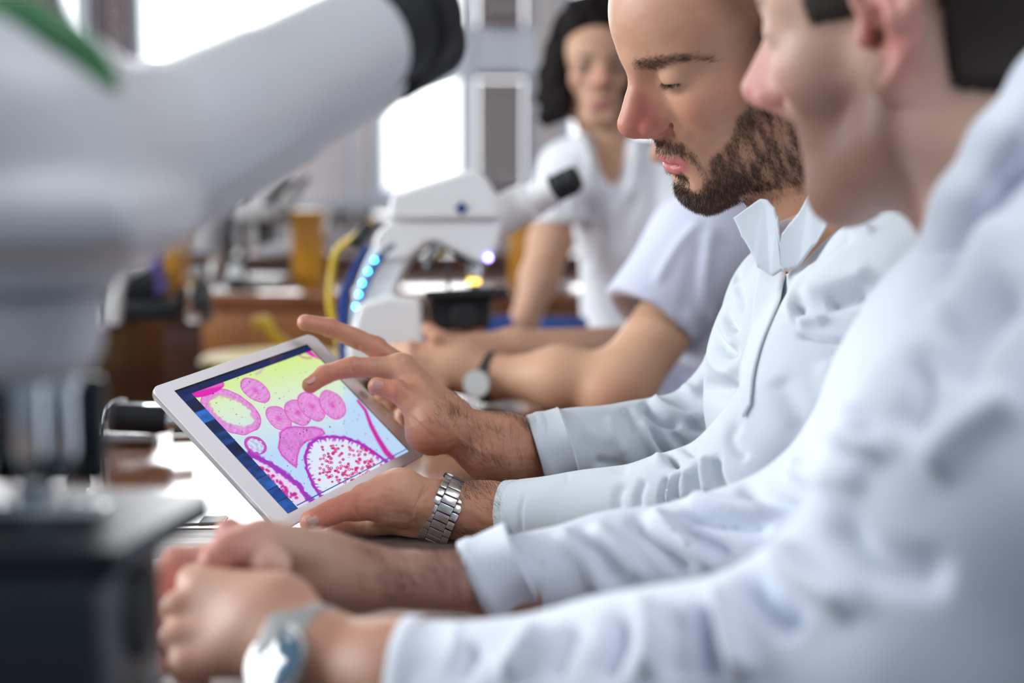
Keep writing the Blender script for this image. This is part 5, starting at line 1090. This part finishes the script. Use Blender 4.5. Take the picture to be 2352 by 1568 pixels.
# ------------------------------------------------------------------ man behind, hands clasped, short sleeves
pC = pose((-.93, .30, -.12), (.12, .03, -.99), (-.30, -.95, -.06), np.array([.308, -.322, 2.08]), 1.0)
manC = thing('person', 'man behind the bearded man in short-sleeved lilac coat, forearms resting on the table', 'person', P(1690, 1250, 2.12))
HV, HF = head_mesh(.004, pC, P(1705, 560, 2.15), .055); L = w2l(pC, HV); x, y, z = L[:, 0] * 1000, abs(L[:, 1]) * 1000, L[:, 2] * 1000
hc = np.clip((z - 24 - (x > 20) * (x - 20) * .8) / 8, 0, 1); hc = np.maximum(hc, np.clip((-24 - x) / 8, 0, 1) * np.clip((z + 35) / 10, 0, 1)); bc = np.clip((-38 - z + np.clip(35 - x, 0, 60) * .6) / 10, 0, 1) * (z > -125) * (x > -5)
tC = head_tint(L, beard=bc * .7); p1 = (HV, HF, tC * (1 - hc[:, None] * .8))
NC = vnormals(HV, HF); cap_from(HV, HF, NC, hc[HF].mean(1) > .45, hc, .014, 'hair', M['hair_black'], manC)
s = Sdf(.0035); eC = P(1425, 885, 1.93)
s.cap(eC, P(1290, 868, 1.955), .040, .039, k=.03); s.cap(P(1290, 868, 1.955), P(1125, 866, 1.99), .039, .027, k=.03); s.cap(P(1560, 700, 1.97), eC, .046, .043, k=.03); s.ell(P(1395, 915, 1.92), (.03, .03, .028), k=.02)
s.cap(P(1125, 866, 1.99), P(1050, 850, 2.0), .030, .034, k=.02); s.cap(P(1060, 830, 2.0), P(985, 830, 2.0), .034, .028, k=.02)
for i in range(4): finger(s, [P(1010, 815 + 25 * i, 2.0 - .01 * i), P(945, 800 + 27 * i, 1.99 - .01 * i), P(905, 800 + 26 * i, 2.01 - .01 * i)], [.012, .0105, .009])
finger(s, [P(1050, 800, 1.99), P(1005, 775, 1.985), P(984, 756, 1.99)], [.014, .012, .010])
s.cap(P(1480, 800, 2.28), P(1180, 800, 2.09), .036, .028, k=.02); s.cap(P(1180, 800, 2.09), P(1030, 815, 2.03), .028, .028, k=.02); s.cap(P(1480, 800, 2.28), P(1620, 640, 2.3), .04, .045, k=.02)
for i in range(4): finger(s, [P(1040, 790 + 18 * i, 2.03), P(960, 812 + 18 * i, 2.0 - .012 * i), P(925, 840 + 18 * i, 2.0 - .012 * i)], [.012, .010, .009])
s.cap(P(1705, 560, 2.15), P(1700, 1200, 2.15), .07, .1, k=.03)
p2 = s.mesh(); BV, BF, BC = merge([p1, (p2[0], p2[1], skin_tint(p2[0], [P(984, 756, 1.99), P(1400, 915, 1.9)], .03))])
mesh_obj('body', rest(BV, .0024), BF, M['skin_c'], manC, cols=BC); eyes(pC, manC)
s = Sdf(.0045); s.cap(P(1690, 680, 2.15), P(1690, 1250, 2.15), .15, .16, k=.06); s.cap(P(1610, 560, 2.02), P(1740, 545, 2.25), .065, .065, k=.06)
s.cap(P(1605, 575, 2.0), P(1485, 735, 1.965), .072, .070, k=.04); s.cap(P(1720, 600, 2.3), P(1600, 700, 2.3), .06, .06, k=.04)
s.box(P(1448, 800, 1.96), (.045, .11, .11), R=rbasis(P(1425, 840, 1.95) - P(1605, 575, 2.0), -FW), k=.004, op='s')
s.cap(P(1500, 730, 1.965), P(1440, 830, 1.94), .058, .058, k=.004, op='s'); s.cap(P(1690, 380, 2.12), P(1700, 540, 2.14), .065, .062, k=.01, op='s')
CV, CF = s.mesh(); CV = CV + vnormals(CV, CF) * (.002 * wnoise(CV, 7, 51))[:, None]
CV = folds(CV, CF, [([(1620, 500), (1560, 560), (1500, 660)], 12, .006), ([(1610, 540), (1590, 640), (1570, 740)], 14, -.007), ([(1660, 520), (1650, 640), (1640, 760)], 16, -.006), ([(1640, 500), (1620, 600), (1610, 760)], 14, .006), ([(1400, 660), (1450, 690), (1540, 720)], 12, -.004)]); mesh_obj('lab_coat', rest(CV), CF, M['coat_c'], manC)
wC = thing('wristwatch', 'white-dialled wristwatch with black strap on the wrist lying beyond the tablet', 'watch', P(1110, 925, 1.98))
cC = P(1122, 866, 1.99); axc = nrm(P(1290, 868, 1.955) - P(1050, 862, 2.0)); V, F = ring_band(cC, axc, UP, .0325, .0315, .020, .003); mesh_obj('strap', V, F, M['strap_black'], wC)
nd = nrm(-FW - RT * .25 - UP * .05); b = MB(); b.lathe([(.018, -.004), (.0200, 0), (.0195, .004)], P(1096, 881, 1.955), nd, 40); b.obj('case', M['strap_grey'], wC)
b = MB(); b.lathe([(.0180, .0040), (.0175, .0046), (.0001, .0047)], P(1096, 881, 1.955), nd, 40, closed=False); b.obj('dial', M['dial_white'], wC)

# ------------------------------------------------------------------ woman leaning on the table
pD = pose((.10, .10, -.98), (.99, .02, .10), (.03, -.99, -.08), np.array([.170, -.545, 2.92]), 1.0)
womanD = thing('person', 'woman with dark curly hair in white coat, leaning on the far end of the table', 'person', P(1460, 1150, 2.95))
nD = P(1400, 335, 2.97)
HV, HF = head_mesh(.004, pD, nD, .044, slim=.93, jaw=.9, lids=.8); L = w2l(pD, HV)
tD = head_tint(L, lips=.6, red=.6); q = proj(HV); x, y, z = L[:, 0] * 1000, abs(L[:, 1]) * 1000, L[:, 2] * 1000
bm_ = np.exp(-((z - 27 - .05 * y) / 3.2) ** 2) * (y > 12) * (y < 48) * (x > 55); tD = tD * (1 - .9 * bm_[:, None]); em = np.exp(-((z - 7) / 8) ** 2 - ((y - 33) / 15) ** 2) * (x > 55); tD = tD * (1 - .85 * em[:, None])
s = Sdf(.005)
s.cap(nD, P(1440, 560, 2.98), .046, .06, k=.04); s.cap(P(1400, 320, 2.93), P(1405, 470, 2.955), .045, .05, k=.04); s.cap(P(1440, 560, 2.98), P(1470, 1150, 3.0), .06, .09, k=.04)
s.cap(P(1285, 440, 2.88), P(1262, 560, 2.86), .036, .042, k=.02); s.cap(P(1262, 560, 2.86), P(1238, 640, 2.82), .042, .036, k=.02); s.cap(P(1238, 640, 2.82), P(1198, 752, 2.78), .038, .0255, k=.02)
s.cap(P(1198, 752, 2.78), P(1180, 772, 2.74), .026, .022, k=.02)
for i in range(4): finger(s, [P(1182 - 8 * i, 772, 2.74 + .012 * i), P(1160 - 6 * i, 784, 2.70 + .014 * i), P(1145 - 6 * i, 790, 2.69 + .014 * i)], [.011, .0095, .008])
finger(s, [P(1205, 768, 2.74), P(1200, 785, 2.69)], [.012, .009])
s.cap(P(1560, 440, 2.92), P(1580, 620, 2.85), .05, .042, k=.02); s.cap(P(1580, 620, 2.85), P(1540, 755, 2.75), .038, .026, k=.02)
for i in range(4): finger(s, [P(1540 + 9 * i, 762, 2.75), P(1545 + 9 * i, 782, 2.70)], [.014, .009])
p2 = s.mesh(); BV, BF, BC = merge([(HV, HF, tD), (p2[0], p2[1])]); mesh_obj('body', rest(BV, .0024), BF, M['skin_d'], womanD, cols=BC); eyes(pD, womanD)
s = Sdf(.006); s.cap(P(1450, 480, 2.98), P(1470, 640, 2.99), .125, .115, k=.05, flat=(FW, 1.35)); s.cap(P(1470, 640, 2.99), P(1490, 1150, 3.0), .112, .17, k=.05, flat=(FW, 1.2))
s.cap(P(1325, 385, 2.94), P(1520, 385, 2.98), .058, .058, k=.05); s.cap(P(1300, 395, 2.92), P(1272, 500, 2.875), .058, .059, k=.04); s.cap(P(1540, 395, 2.94), P(1575, 520, 2.9), .058, .059, k=.04)
s.cap(P(1350, 340, 2.90), P(1335, 430, 2.88), .028, .03, k=.03); s.cap(P(1450, 340, 2.90), P(1460, 430, 2.9), .028, .03, k=.03)
s.box(P(1262, 565, 2.86), (.09, .09, .045), k=.004, op='s')
s.cap(P(1398, 280, 2.86), P(1400, 390, 2.875), .052, .034, k=.01, op='s'); s.cap(P(1400, 390, 2.865), P(1402, 490, 2.875), .036, .010, k=.008, op='s'); s.cap(P(1398, 300, 2.95), P(1398, 360, 2.95), .05, .05, k=.01, op='s')
CV, CF = s.mesh(); CV = CV + vnormals(CV, CF) * (.003 * wnoise(CV, 6, 61))[:, None]
CV = folds(CV, CF, [([(1345, 300), (1360, 380), (1400, 470), (1400, 640)], 10, .010), ([(1330, 350), (1350, 460), (1385, 560)], 12, -.008), ([(1460, 340), (1450, 420), (1415, 500)], 10, .008), ([(1500, 430), (1460, 520), (1420, 620)], 14, .007), ([(1300, 380), (1290, 450), (1300, 500)], 10, -.005)]); mesh_obj('lab_coat', rest(CV), CF, M['coat_d'], womanD)
# curly hair: clustered locks round the head
s = Sdf(.0055); r = np.random.default_rng(5)
s.ell(l2w(pD, mm(-22, 0, 52)), (.088, .098, .088), k=.03)
for e in (1, -1): s.cap(l2w(pD, mm(-10, e * 70, 50)), l2w(pD, mm(-20, e * 84, -45)), .034, .036, k=.03)
s.cap(l2w(pD, mm(50, -34, 112)), l2w(pD, mm(50, 34, 112)), .026, .026, k=.03); s.ell(l2w(pD, mm(-5, 0, 110)), (.08, .07, .055), k=.03)
for i in range(150):
    e = 1 if i % 2 else -1; a = r.uniform(0, 1); zz = 125 - 215 * a; rad = 70 * math.sqrt(max(0, 1 - ((zz - 50) / 100) ** 2)) if zz > 50 else 78 + 16 * min(1, (50 - zz) / 60)
    th = r.uniform(.45, 2.9); p = mm(-15 + rad * .9 * math.cos(th), e * rad * math.sin(th), zz) 
    if p[0] > .045 and zz < 95: continue
    R_ = r.uniform(.012, .022); s.ell(l2w(pD, p), (R_, R_, R_ * 1.3), k=.010)
V, F = s.mesh(); V = V + vnormals(V, F) * (.004 * wnoise(V, 22, 71) + .002 * wnoise(V, 50, 72))[:, None]; mesh_obj('hair', V, F, M['hair_black'], womanD)
# necklace
b = MB(); b.tube([P(1375, 330, 2.86), P(1385, 360, 2.85), P(1398, 378, 2.845), P(1410, 360, 2.85), P(1420, 330, 2.86)], .0009, 6); tag(b.obj('necklace', M['brass']), 'thin gold necklace at the neck of the curly-haired woman', 'necklace')
